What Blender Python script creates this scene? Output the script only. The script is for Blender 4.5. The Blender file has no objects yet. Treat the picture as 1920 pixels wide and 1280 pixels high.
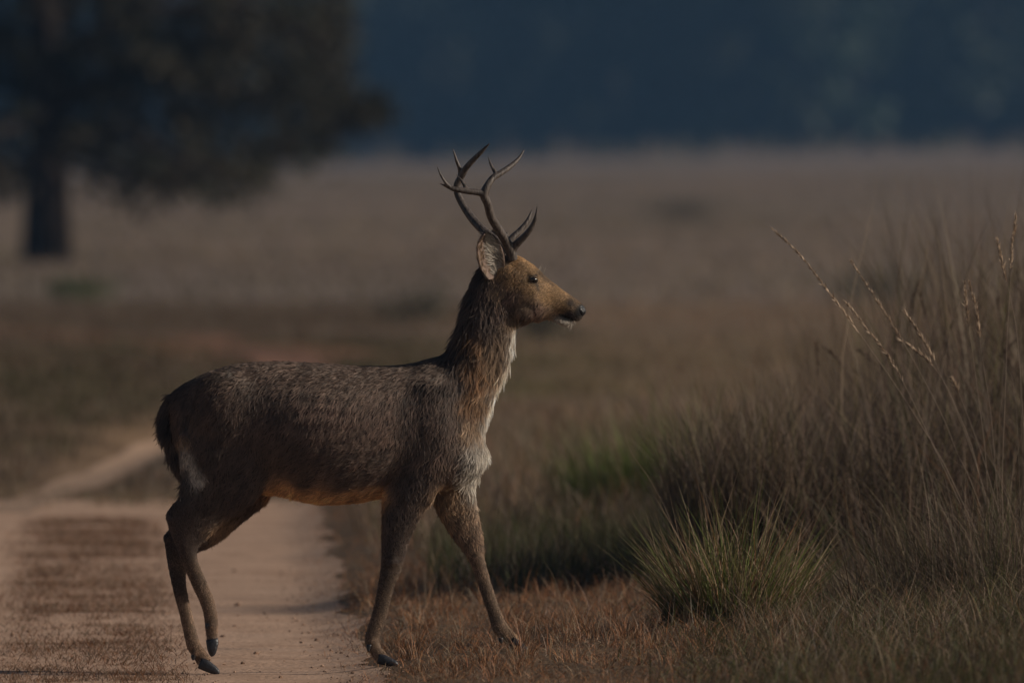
import bpy, bmesh, math, random, time
import numpy as np
from mathutils import Vector, Matrix, noise as mnoise
T0 = time.time()
random.seed(7); RNG = np.random.default_rng(7)
scene = bpy.context.scene
COL = scene.collection

# ------------------------------------------------------------------ camera, sky, sun, exposure
FPX = 26666.7            # focal length in pixels of the 1920 px wide photograph (500 mm on 36 mm)
HOR = 295.0              # row of the horizon
CAM_H = 2.0
cam_d = bpy.data.cameras.new('camera'); cam = bpy.data.objects.new('camera', cam_d); COL.objects.link(cam)
cam.location = (0, 0, CAM_H)
cam.rotation_euler = (math.radians(90) - math.atan((640 - HOR) / FPX), 0, 0)
cam_d.lens = 500; cam_d.sensor_width = 36; cam_d.clip_start = 0.5; cam_d.clip_end = 6000
cam_d.dof.use_dof = True; cam_d.dof.focus_distance = 55.0; cam_d.dof.aperture_fstop = 4.2
scene.camera = cam

SUN_EL, SUN_AZ = math.radians(23), math.radians(7)   # azimuth: from +X (right) towards the camera
sun_dir = Vector((math.cos(SUN_EL)*math.cos(SUN_AZ), -math.cos(SUN_EL)*math.sin(SUN_AZ), math.sin(SUN_EL)))
world = bpy.data.worlds.new('World'); scene.world = world; world.use_nodes = True
wn = world.node_tree; wn.nodes.clear()
wo = wn.nodes.new('ShaderNodeOutputWorld'); bg = wn.nodes.new('ShaderNodeBackground'); sky = wn.nodes.new('ShaderNodeTexSky')
sky.sky_type = 'NISHITA'; sky.sun_disc = False; sky.sun_elevation = SUN_EL
sky.sun_rotation = math.atan2(sun_dir.x, sun_dir.y)
bg.inputs['Strength'].default_value = 0.05
wn.links.new(sky.outputs[0], bg.inputs[0]); wn.links.new(bg.outputs[0], wo.inputs[0])
sl = bpy.data.lights.new('sun', 'SUN'); so = bpy.data.objects.new('sun', sl); COL.objects.link(so)
sl.energy = 5.0; sl.angle = math.radians(0.53); sl.color = (1.0, 0.885, 0.75)
so.rotation_euler = (-sun_dir).to_track_quat('-Z', 'Y').to_euler(); so.location = (20, -10, 30)
vs = scene.view_settings
vs.view_transform = 'Standard'; vs.look = 'None'; vs.gamma = 1; vs.use_curve_mapping = False
vs.exposure = -0.38
scene.render.engine = 'CYCLES'
cy = scene.cycles
cy.use_denoising = True
cy.max_bounces = 6; cy.diffuse_bounces = 3; cy.glossy_bounces = 2; cy.transmission_bounces = 3; cy.volume_bounces = 0
cy.use_adaptive_sampling = False
try: scene.cycles_curves.shape = 'RIBBONS'
except Exception: pass

# ------------------------------------------------------------------ helpers
def srgb(*c): return tuple(((v/255)/12.92 if v/255 <= .04045 else ((v/255+.055)/1.055)**2.4) for v in c)
def tag(o, label=None, cat=None, group=None, kind=None):
    if label: o['label'] = label
    if cat: o['category'] = cat
    if group: o['group'] = group
    if kind: o['kind'] = kind
    return o
def empty(name, loc, label, cat, group=None):
    o = bpy.data.objects.new(name, None); COL.objects.link(o); o.location = loc; o.empty_display_size = .1
    return tag(o, label, cat, group)
def link(name, me, mat=None, parent=None):
    o = bpy.data.objects.new(name, me); COL.objects.link(o)
    if mat is not None: me.materials.append(mat)
    if parent is not None:
        o.parent = parent
        off = Vector((0, 0, 0)); q = parent
        while q is not None: off += q.location; q = q.parent
        o.location = -off          # geometry is written in world coordinates
    return o
def mesh_np(name, V, F, col=None, smooth=True):
    """V (n,3); F (m,k) of one polygon size, or a list of such arrays."""
    me = bpy.data.meshes.new(name)
    Fs = F if isinstance(F, list) else [F]
    Fs = [np.asarray(f, dtype=np.int32) for f in Fs if len(f)]
    V = np.ascontiguousarray(V, dtype=np.float32)
    me.vertices.add(len(V)); me.vertices.foreach_set('co', V.ravel())
    loops = np.concatenate([f.ravel() for f in Fs])
    tot = np.concatenate([np.full(len(f), f.shape[1], dtype=np.int32) for f in Fs])
    st = np.concatenate([[0], np.cumsum(tot)[:-1]]).astype(np.int32)
    me.loops.add(len(loops)); me.loops.foreach_set('vertex_index', loops)
    me.polygons.add(len(tot)); me.polygons.foreach_set('loop_start', st); me.polygons.foreach_set('loop_total', tot)
    me.polygons.foreach_set('use_smooth', np.full(len(tot), smooth, dtype=bool))
    me.update(calc_edges=True)
    if col is not None:
        a = me.attributes.new('tint', 'FLOAT_COLOR', 'POINT')
        c4 = np.ones((len(V), 4), dtype=np.float32); c4[:, :3] = col
        a.data.foreach_set('color', c4.ravel())
    return me
def new_mat(name):
    m = bpy.data.materials.new(name); m.use_nodes = True
    nt = m.node_tree; nt.nodes.clear()
    out = nt.nodes.new('ShaderNodeOutputMaterial')
    return m, nt, out
class N:
    """tiny node-tree helper"""
    def __init__(s, nt): s.nt = nt
    def __call__(s, typ, **kw):
        n = s.nt.nodes.new('ShaderNode' + typ)
        for k, v in kw.items():
            if k.startswith('i_'): n.inputs[k[2:].replace('_', ' ')].default_value = v
            else: setattr(n, k, v)
        return n
    def l(s, a, b): s.nt.links.new(a, b)
def tint_mat(name, rough=.6, spec=.3, transl=0.0, noise_scale=0, noise_amt=.3, bump=0, default=None):
    m, nt, out = new_mat(name); n = N(nt)
    at = n('Attribute', attribute_name='tint'); c = at.outputs['Color']
    if default is not None:
        rgb = n('RGB'); rgb.outputs[0].default_value = (*default, 1); c = rgb.outputs[0]
    p = n('BsdfPrincipled'); p.inputs['Roughness'].default_value = rough; p.inputs['Specular IOR Level'].default_value = spec
    if noise_scale:
        tc = n('TexCoord'); nz = n('TexNoise'); nz.inputs['Scale'].default_value = noise_scale; nz.inputs['Detail'].default_value = 6
        n.l(tc.outputs['Object'], nz.inputs['Vector'])
        mr = n('MapRange'); mr.inputs['To Min'].default_value = 1-noise_amt; mr.inputs['To Max'].default_value = 1+noise_amt
        mr.inputs['From Min'].default_value = .3; mr.inputs['From Max'].default_value = .7
        n.l(nz.outputs['Fac'], mr.inputs['Value'])
        mx = n('VectorMath', operation='SCALE'); n.l(c, mx.inputs[0]); n.l(mr.outputs[0], mx.inputs['Scale']); c = mx.outputs[0]
        if bump:
            b = n('Bump'); b.inputs['Strength'].default_value = bump; b.inputs['Distance'].default_value = .01
            n.l(nz.outputs['Fac'], b.inputs['Height']); n.l(b.outputs[0], p.inputs['Normal'])
    n.l(c, p.inputs['Base Color'])
    s = p.outputs[0]
    if transl:
        t = n('BsdfTranslucent'); n.l(c, t.inputs['Color'])
        mxs = n('MixShader'); mxs.inputs[0].default_value = transl
        n.l(s, mxs.inputs[1]); n.l(t.outputs[0], mxs.inputs[2]); s = mxs.outputs[0]
    n.l(s, out.inputs['Surface'])
    return m
def smoothstep(a, b, x):
    t = np.clip((x - a) / (b - a), 0, 1); return t*t*(3-2*t)
def vnoise(x, y, s, seed=0):
    """cheap smooth value noise on numpy arrays, 0..1"""
    x = np.asarray(x)/s + seed*17.3; y = np.asarray(y)/s + seed*5.7
    xi = np.floor(x).astype(np.int64); yi = np.floor(y).astype(np.int64); fx = x-xi; fy = y-yi
    fx = fx*fx*(3-2*fx); fy = fy*fy*(3-2*fy)
    def h(a, b):
        v = (a*374761393 + b*668265263 + seed*1442695) & 0xffffffff
        v = ((v ^ (v >> 13)) * 1274126177) & 0xffffffff
        return ((v ^ (v >> 16)) & 0xffff)/65535.0
    return (h(xi, yi)*(1-fx)+h(xi+1, yi)*fx)*(1-fy) + (h(xi, yi+1)*(1-fx)+h(xi+1, yi+1)*fx)*fy
def fbm(x, y, s, seed=0): return .55*vnoise(x, y, s, seed)+.3*vnoise(x, y, s/2.1, seed+1)+.15*vnoise(x, y, s/4.3, seed+2)

# ------------------------------------------------------------------ the lie of the land
def road_right(y):   # right edge of the bare track
    y = np.asarray(y, dtype=float)
    return -0.53 - 0.0225*(y-54.5) + .10*(fbm(y, y*0, 2.3, 31)-.5)*2
PATH = np.array([(-2.9, 78), (-2.8, 82), (-2.65, 85.3), (-2.5, 91), (-2.38, 96), (-1.9, 108), (-1.7, 120), (-2.2, 134), (-4.2, 150), (-9, 166), (-18, 184)])
def path_d(x, y):
    """signed sideways distance from the far path's centre line (x as a function of y)"""
    return x - np.interp(y, PATH[:, 1], PATH[:, 0])
def ground_z(x, y):
    x = np.asarray(x, dtype=float); y = np.asarray(y, dtype=float)
    d = x - road_right(np.clip(y, 40, 90))
    near = smoothstep(96, 78, y)
    z = near*(.063*smoothstep(-.25, .28, d) + .075*smoothstep(.2, 1.6, d) + .10*smoothstep(1.5, 3.0, d))
    z = z + near*(.016*(fbm(x, y, .45, 3)-.5) + .022*(fbm(x, y, 1.1, 4)-.5) + (.03*(fbm(x, y, 1.8, 5)-.5)+.055*(fbm(x, y, .33, 6)-.5))*smoothstep(-.15, .3, d))
    far = smoothstep(80, 100, y)
    lane = np.exp(-(path_d(x, y)/.32)**2)
    z = z + far*(1-lane)*(.06+.16*fbm(x, y, 5, 9)) * smoothstep(200, 120, y)
    z = z + .10*smoothstep(1.8, 2.4, np.abs(d+3.0-1.0))*near*(d < -1.9)
    z = z + smoothstep(330, 1300, y)*1.6 + .5*(fbm(x, y, 60, 12)-.5)*smoothstep(330, 500, y) + .020*np.clip(x, -90, 90)*smoothstep(350, 1300, y) + 1.0*(fbm(x, y, 40, 14)-.5)*smoothstep(800, 1300, y)
    z = z + 22*smoothstep(1420, 2200, y)
    return z
def grid_sheet(xs, ys, zoff=0.0):
    X, Y = np.meshgrid(xs, ys); Z = ground_z(X, Y) + zoff
    V = np.stack([X, Y, Z], -1).reshape(-1, 3); nx, ny = len(xs), len(ys)
    i = (np.arange(ny-1)[:, None]*nx + np.arange(nx-1)[None, :]).ravel()
    return V, np.stack([i, i+1, i+nx+1, i+nx], -1)
def spread(*segs): return np.unique(np.round(np.concatenate([np.arange(a, b, s) for a, b, s in segs]), 4))

def ground_material(name, stops, scale, rough=.9, bump=.6, fine=40, fine_amt=.25, patch=None):
    m, nt, out = new_mat(name); n = N(nt)
    tc = n('TexCoord'); nz = n('TexNoise'); nz.inputs['Scale'].default_value = scale; nz.inputs['Detail'].default_value = 7; nz.inputs['Roughness'].default_value = .6
    n.l(tc.outputs['Object'], nz.inputs['Vector'])
    cr = n('ValToRGB'); el = cr.color_ramp.elements
    while len(el) < len(stops): el.new(.5)
    for e, (p, c) in zip(el, stops): e.position = p; e.color = (*c, 1)
    n.l(nz.outputs['Fac'], cr.inputs[0])
    nf = n('TexNoise'); nf.inputs['Scale'].default_value = fine; nf.inputs['Detail'].default_value = 5
    n.l(tc.outputs['Object'], nf.inputs['Vector'])
    mr = n('MapRange'); mr.inputs['From Min'].default_value = .3; mr.inputs['From Max'].default_value = .7
    mr.inputs['To Min'].default_value = 1-fine_amt; mr.inputs['To Max'].default_value = 1+fine_amt
    n.l(nf.outputs['Fac'], mr.inputs['Value'])
    sc = n('VectorMath', operation='SCALE'); n.l(cr.outputs['Color'], sc.inputs[0]); n.l(mr.outputs[0], sc.inputs['Scale'])
    c = sc.outputs[0]
    p = n('BsdfPrincipled'); p.inputs['Roughness'].default_value = rough; p.inputs['Specular IOR Level'].default_value = .15
    n.l(c, p.inputs['Base Color'])
    b = n('Bump'); b.inputs['Strength'].default_value = bump; b.inputs['Distance'].default_value = .015
    n.l(nf.outputs['Fac'], b.inputs['Height']); n.l(b.outputs[0], p.inputs['Normal'])
    n.l(p.outputs[0], out.inputs['Surface'])
    return m

STRAW = np.array((.27, .19, .125)); REDBROWN = np.array((.20, .092, .042)); GREY = np.array((.20, .15, .11))
GREEN = np.array((.075, .085, .025)); OLIVE = np.array((.125, .10, .042)); DARKBR = np.array((.10, .068, .048))

m_ground = ground_material('earth', [(.3, (.09, .055, .032)), (.5, (.14, .09, .052)), (.7, (.19, .125, .078))], .35, fine=30)
m_field = ground_material('field_earth', [(.3, (.13, .10, .066)), (.5, (.18, .135, .105)), (.7, (.205, .158, .13))], .03, fine=2.0, fine_amt=.2, bump=.2)
m_sand = ground_material('sand', [(.3, (.34, .212, .142)), (.5, (.45, .295, .205)), (.72, (.51, .345, .248))], 2.2, fine=45, fine_amt=.26, bump=.5)
m_path = ground_material('path_earth', [(.3, (.24, .16, .11)), (.5, (.31, .21, .145)), (.72, (.36, .245, .175))], 1.2, fine=20, fine_amt=.25, bump=.5)
m_red = ground_material('red_earth', [(.3, (.24, .115, .07)), (.6, (.33, .17, .105)), (.8, (.35, .2, .13))], .6, fine=12, fine_amt=.2, bump=.3)

xs = spread((-2000, -300, 100), (-300, -60, 20), (-60, -8, 4), (-8, -3, .5), (-3, 3, .06), (3, 8, .5), (8, 60, 4), (60, 300, 20), (300, 2001, 100))
ys = spread((-60, 44, 4), (44, 62, .1), (62, 100, .35), (100, 200, 2), (200, 720, 13), (720, 2400, 60))
V, F = grid_sheet(xs, ys)
me = mesh_np('ground', V, F)
m_wood = ground_material('woodland_floor', [(.3, (.03, .032, .016)), (.5, (.04, .045, .022)), (.7, (.055, .06, .03))], .02, fine=.5, fine_amt=.3, bump=.2)
me.materials.append(m_ground); me.materials.append(m_field); me.materials.append(m_wood)
fy = V[F[:, 0], 1]
me.polygons.foreach_set('material_index', (fy > 150).astype(np.int32)+(fy > 1385).astype(np.int32))
tag(link('ground', me), kind='structure')

# the bare track: a sheet just above the ground, ragged right edge, then the narrower far path
def strip(name, yy, left, right, mat, n=22, zoff=.006):
    L = left(yy); R = right(yy)
    X = L[:, None] + (R-L)[:, None]*np.linspace(0, 1, n)[None, :]; Y = np.repeat(yy[:, None], n, 1)
    Z = ground_z(X, Y)+zoff
    V = np.stack([X, Y, Z], -1).reshape(-1, 3); i = (np.arange(len(yy)-1)[:, None]*n + np.arange(n-1)[None, :]).ravel()
    return tag(link(name, mesh_np(name, V, np.stack([i, i+1, i+n+1, i+n], -1)), mat), kind='structure')
yy = np.arange(30, 82.6, .1)
strip('dirt_road', yy, lambda y: road_right(y)-4.6+.15*(fbm(y, y*0, 1.7, 77)-.5), lambda y: road_right(y)+.10*(fbm(y, y*0, .5, 78)-.5)*2+.05*(fbm(y, y*0, .17, 79)-.5)*2, m_sand, 90)
yy = np.arange(80, 128, .4)
strip('dirt_path', yy, lambda y: np.interp(y, PATH[:, 1], PATH[:, 0])-.13-.10*fbm(y, y*0, 3, 80), lambda y: np.interp(y, PATH[:, 1], PATH[:, 0])+.10+.10*fbm(y, y*0, 3, 81), m_path, 8, .010)
yy = np.arange(127, 185, .6)
strip('red_path', yy, lambda y: np.interp(y, PATH[:, 1], PATH[:, 0])-.9, lambda y: np.interp(y, PATH[:, 1], PATH[:, 0])+1.1, m_red, 8, .014)
# ------------------------------------------------------------------ the deer (profile measured in photo pixels, 55 m away)
DY = 55.0; PXM = DY/FPX
def wx(px): return (np.asarray(px, dtype=float)-960)*PXM
def wz(py): return CAM_H-(np.asarray(py, dtype=float)-HOR)*PXM
def P(px, py, y=0.0): return np.array((float(wx(px)), DY+y, float(wz(py))))

def loft(st, n=24, sub=4, ex=2.0):
    """st: (back px, back py, front px, front py, half width m, y offset[, exponent]); closed tube."""
    A = np.array([list(s)+[ex]*(7-len(s)) for s in st], dtype=float)
    t = np.arange(len(A)); tt = np.linspace(0, len(A)-1, (len(A)-1)*sub+1)
    B = np.empty((len(tt), 7))
    for k in range(7):                                   # Catmull-Rom through the stations
        p = A[:, k]; pe = np.concatenate([[2*p[0]-p[1]], p, [2*p[-1]-p[-2]]])
        i = np.minimum(tt.astype(int), len(A)-2); f = tt-i
        p0, p1, p2, p3 = pe[i], pe[i+1], pe[i+2], pe[i+3]
        B[:, k] = .5*((2*p1)+(-p0+p2)*f+(2*p0-5*p1+4*p2-p3)*f*f+(-p0+3*p1-3*p2+p3)*f**3)
    a = np.linspace(0, 2*np.pi, n, endpoint=False); ca, sa = np.cos(a), np.sin(a)
    bx, bz, fx, fz = wx(B[:, 0]), wz(B[:, 1]), wx(B[:, 2]), wz(B[:, 3])
    cx, cz, ux, uz = (bx+fx)/2, (bz+fz)/2, (fx-bx)/2, (fz-bz)/2
    e = 2/B[:, 6][:, None]
    cc = np.sign(ca)*np.abs(ca)**e; ss = np.sign(sa)*np.abs(sa)**e
    X = cx[:, None]+ux[:, None]*cc; Z = cz[:, None]+uz[:, None]*cc
    Y = DY+B[:, 5][:, None]+np.maximum(B[:, 4], .004)[:, None]*ss
    V = np.stack([X, Y, Z], -1).reshape(-1, 3); m = len(tt)
    i = (np.arange(m-1)[:, None]*n+np.arange(n)[None, :]).ravel(); j = (np.arange(m-1)[:, None]*n+((np.arange(n)+1) % n)[None, :]).ravel()
    F = np.stack([i, j, j+n, i+n], -1)
    c0, c1 = len(V), len(V)+1
    V = np.vstack([V, V[:n].mean(0), V[-n:].mean(0)])
    k = np.arange(n); k1 = (k+1) % n
    T = np.concatenate([np.stack([k1, k, np.full(n, c0)], -1), np.stack([(m-1)*n+k, (m-1)*n+k1, np.full(n, c1)], -1)])
    return V, F, T
def ball(px, py, y, rx, ry, rz, rot=0, n=20):
    u = np.linspace(0, np.pi, n//2+1)[1:-1]; a = np.linspace(0, 2*np.pi, n, endpoint=False)
    X = np.sin(u)[:, None]*np.cos(a); Y = np.sin(u)[:, None]*np.sin(a); Z = np.repeat(np.cos(u)[:, None], n, 1)
    V = np.stack([X*rx, Y*ry, Z*rz], -1).reshape(-1, 3); V = np.vstack([V, (0, 0, rz), (0, 0, -rz)])
    c, s = math.cos(rot), math.sin(rot)
    V = np.stack([V[:, 0]*c-V[:, 2]*s, V[:, 1], V[:, 0]*s+V[:, 2]*c], -1)+P(px, py, y)
    m = n//2-1
    i = (np.arange(m-1)[:, None]*n+np.arange(n)[None, :]).ravel(); j = (np.arange(m-1)[:, None]*n+((np.arange(n)+1) % n)[None, :]).ravel()
    k = np.arange(n); k1 = (k+1) % n
    T = np.concatenate([np.stack([k, k1, np.full(n, m*n)], -1)[:, ::-1], np.stack([(m-1)*n+k1, (m-1)*n+k, np.full(n, m*n+1)], -1)[:, ::-1]])
    return V, np.stack([i, i+n, j+n, j], -1), T
def join(parts):
    Vs, Fs, Ts, o = [], [], [], 0
    for V, F, T in parts:
        Vs.append(V); Fs.append(F+o); Ts.append(T+o); o += len(V)
    return np.vstack(Vs), [np.vstack(Fs), np.vstack(Ts)]
def remesh(name, V, F, voxel, smooth=4, fac=.5):
    me = mesh_np(name, V, F); o = bpy.data.objects.new(name, me); COL.objects.link(o)
    r = o.modifiers.new('r', 'REMESH'); r.mode = 'VOXEL'; r.voxel_size = voxel; r.use_smooth_shade = True
    if smooth:
        s = o.modifiers.new('s', 'SMOOTH'); s.factor = fac; s.iterations = smooth
    dg = bpy.context.evaluated_depsgraph_get(); dg.update()
    res = bpy.data.meshes.new_from_object(o.evaluated_get(dg))
    bpy.data.objects.remove(o); bpy.data.meshes.remove(me); res.name = name
    return res

NEAR, FAR = -1, 1
trunk = loft([(318, 752, 322, 790, .03, 0), (328, 734, 332, 840, .075, 0), (346, 720, 352, 885, .125, 0), (380, 702, 385, 915, .160, 0), (430, 684, 432, 925, .178, 0),
    (480, 678, 482, 922, .186, 0), (540, 678, 540, 931, .205, 0), (600, 681, 600, 943, .216, 0), (660, 685, 660, 943, .212, 0), (720, 686, 722, 932, .193, 0), (775, 680, 780, 922, .165, 0),
    (820, 668, 830, 918, .148, 0), (850, 690, 868, 908, .132, 0), (872, 730, 895, 888, .105, 0), (890, 780, 910, 862, .06, 0), (900, 805, 914, 845, .02, 0)], 32, 4, 2.15)
neck = loft([(800, 720, 880, 880, .115, 0), (818, 678, 905, 828, .112, 0), (838, 655, 916, 780, .098, 0), (855, 628, 930, 735, .085, 0), (866, 592, 950, 690, .076, 0), (875, 558, 962, 648, .070, 0),
    (886, 528, 968, 622, .066, 0), (900, 502, 975, 612, .064, 0), (918, 488, 985, 608, .06, 0), (935, 490, 990, 600, .05, 0)], 28, 4)
head = loft([(912, 500, 945, 590, .05, 0), (928, 484, 965, 608, .066, 0), (950, 478, 984, 608, .072, 0), (972, 480, 1000, 603, .074, 0), (992, 491, 1013, 600, .070, 0, 2.3), (1008, 503, 1022, 598, .060, 0, 2.3),
    (1025, 520, 1032, 595, .050, 0, 2.2), (1043, 534, 1043, 595, .043, 0), (1060, 547, 1055, 595, .040, 0), (1075, 557, 1068, 597, .039, 0, 2.3), (1086, 565, 1080, 601, .032, 0, 2.4), (1092, 571, 1088, 600, .023, 0), (1095, 580, 1092, 596, .012, 0)], 24, 4)
jaw = loft([(1010, 585, 1012, 603, .034, 0), (1030, 582, 1030, 599, .028, 0), (1045, 586, 1046, 605, .027, 0), (1058, 592, 1059, 610, .025, 0), (1068, 594, 1068, 609, .020, 0), (1074, 597, 1073, 603, .009, 0)], 16, 3)
tail = loft([(318, 738, 345, 745, .035, 0), (302, 765, 330, 770, .04, 0), (299, 795, 322, 800, .036, 0), (310, 835, 335, 830, .03, 0), (328, 875, 350, 870, .03, 0), (345, 905, 362, 900, .02, 0)], 14, 3)
def slim(st):
    out = []
    for a in st:
        k = 1-.14*float(np.clip(((a[1]+a[3])/2-985)/60, 0, 1)); mx, mz = (a[0]+a[2])/2, (a[1]+a[3])/2
        out.append((mx+(a[0]-mx)*k, mz+(a[1]-mz)*k, mx+(a[2]-mx)*k, mz+(a[3]-mz)*k, a[4]*(k*.98), *a[5:]))
    return out
def hind(s, near):
    y = .105*s
    if near:
        st = [(385, 735, 520, 735, .055, y*.85), (345, 790, 540, 790, .07, y*1.0), (338, 850, 535, 855, .070, y*1.05), (345, 893, 512, 905, .060, y*1.08), (343, 925, 470, 945, .044, y*1.1),
              (324, 945, 425, 975, .033, y*1.1), (313, 962, 393, 1003, .027, y*1.1), (316, 985, 375, 1026, .024, y*1.1), (325, 1012, 374, 1046, .022, y*1.1), (337, 1045, 381, 1064, .0185, y*1.1), (351, 1080, 393, 1092, .018, y*1.1),
              (366, 1112, 405, 1122, .0185, y*1.1), (378, 1140, 411, 1150, .020, y*1.1), (382, 1162, 412, 1172, .0205, y*1.1), (384, 1180, 411, 1188, .018, y*1.1), (387, 1196, 411, 1203, .0185, y*1.1)]
    else:
        st = [(385, 740, 515, 740, .055, y*.85), (350, 800, 540, 800, .07, y), (345, 870, 530, 880, .068, y), (352, 925, 505, 935, .055, y), (345, 955, 460, 975, .040, y), (325, 980, 405, 1020, .028, y),
              (304, 1003, 368, 1040, .025, y), (305, 1030, 356, 1060, .022, y), (312, 1070, 350, 1085, .018, y), (321, 1110, 354, 1120, .0175, y), (332, 1150, 362, 1158, .018, y), (341, 1190, 371, 1192, .0195, y),
              (347, 1215, 377, 1207, .021, y), (357, 1232, 384, 1217, .019, y), (364, 1244, 390, 1226, .0185, y), (369, 1251, 396, 1234, .018, y)]
    st = slim(st)
    return loft(st, 18, 3)
def fore(s, near):
    y = .095*s
    if near:
        st = [(770, 705, 850, 715, .04, y*1.1), (752, 770, 860, 790, .062, y*1.12), (738, 840, 862, 855, .064, y*1.12), (727, 900, 835, 905, .052, y*1.12), (719, 950, 796, 955, .038, y*1.1), (715, 1000, 774, 1000, .029, y*1.1),
              (713, 1035, 763, 1038, .025, y*1.1), (710, 1065, 755, 1070, .024, y*1.1), (706, 1095, 742, 1100, .020, y*1.1), (699, 1130, 733, 1135, .0175, y*1.1), (690, 1165, 725, 1165, .018, y*1.1),
              (682, 1190, 717, 1185, .020, y*1.1), (683, 1206, 714, 1200, .0195, y*1.1), (691, 1220, 719, 1212, .018, y*1.1), (699, 1234, 727, 1221, .018, y*1.1), (708, 1242, 733, 1228, .018, y*1.1)]
    else:
        st = [(790, 740, 870, 745, .04, y*1.1), (780, 800, 895, 815, .062, y*1.12), (785, 870, 903, 870, .060, y*1.1), (802, 920, 890, 910, .048, y*1.05), (822, 965, 893, 950, .038, y), (845, 1005, 902, 990, .030, y),
              (866, 1035, 908, 1020, .025, y), (880, 1060, 911, 1047, .024, y), (889, 1085, 917, 1072, .020, y), (901, 1120, 928, 1108, .0175, y), (913, 1155, 940, 1143, .018, y), (920, 1182, 952, 1168, .0205, y),
              (931, 1197, 962, 1180, .019, y), (944, 1208, 970, 1190, .0175, y), (954, 1217, 978, 1199, .017, y)]
    st = slim(st)
    return loft(st, 18, 3)
legs = [hind(NEAR, True), hind(FAR, False), fore(NEAR, True), fore(FAR, False)]
bulges = []
for s in (-1, 1):
    bulges += [ball(435, 785, .112*s, .17, .075, .20, .3), ball(805, 790, .092*s, .10, .070, .19, -.25), ball(845, 850, .075*s, .11, .06, .12, .2),
               ball(999, 519, .050*s, .032, .018, .018, -.5), ball(985, 575, .045*s, .05, .022, .045, -.5)]
bulges += [ball(323, 968, -.115, .018, .022, .022), ball(313, 1010, .105, .016, .02, .022), ball(737, 1048, -.104, .029, .028, .032), ball(894, 1045, .095, .026, .026, .03), ball(698, 1196, -.104, .0185, .0215, .019), ball(396, 1166, -.115, .0165, .0215, .018), ball(364, 1224, .105, .0175, .021, .018), ball(740, 930, -.112, .02, .03, .03)]
V, F = join([trunk, neck, head, jaw, tail]+legs+bulges)
body_me = remesh('body', V, F, .0062, 4, .5)
nv = len(body_me.vertices)
def relax(me, spots, it):
    """extra smoothing where limbs and neck flow into the trunk: spots of (px, py, radius px)"""
    n = len(me.vertices); co = np.empty(n*3, np.float32); me.vertices.foreach_get('co', co); co = co.reshape(-1, 3).astype(float)
    e = np.empty(len(me.edges)*2, np.int32); me.edges.foreach_get('vertices', e); e = e.reshape(-1, 2); a = np.concatenate([e[:, 0], e[:, 1]]); b = np.concatenate([e[:, 1], e[:, 0]])
    deg = np.bincount(a, minlength=n)
    px, py = 960+co[:, 0]/PXM, HOR+(CAM_H-co[:, 2])/PXM
    w = np.zeros(n)
    for x, y, r in spots: w = np.maximum(w, np.clip(1.5*(1-np.hypot(px-x, py-y)/r), 0, 1))
    for _ in range(it):
        av = np.stack([np.bincount(a, co[b, k], n) for k in range(3)], -1)/deg[:, None]
        co += .6*w[:, None]*(av-co)
    me.vertices.foreach_set('co', co.astype(np.float32).ravel()); me.update()
relax(body_me, [(835, 690, 75), (880, 790, 70), (800, 850, 80), (450, 760, 110), (500, 880, 60), (400, 880, 60), (740, 780, 80), (925, 560, 40), (850, 905, 45), (785, 735, 75), (820, 740, 70)], 110)
BV = np.empty(nv*3, dtype=np.float32); body_me.vertices.foreach_get('co', BV); BV = BV.reshape(-1, 3).astype(float)
BN = np.empty(nv*3, dtype=np.float32); body_me.vertices.foreach_get('normal', BN); BN = BN.reshape(-1, 3).astype(float)
def to_px(p): return 960+p[:, 0]/PXM, HOR+(CAM_H-p[:, 2])/PXM

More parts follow.
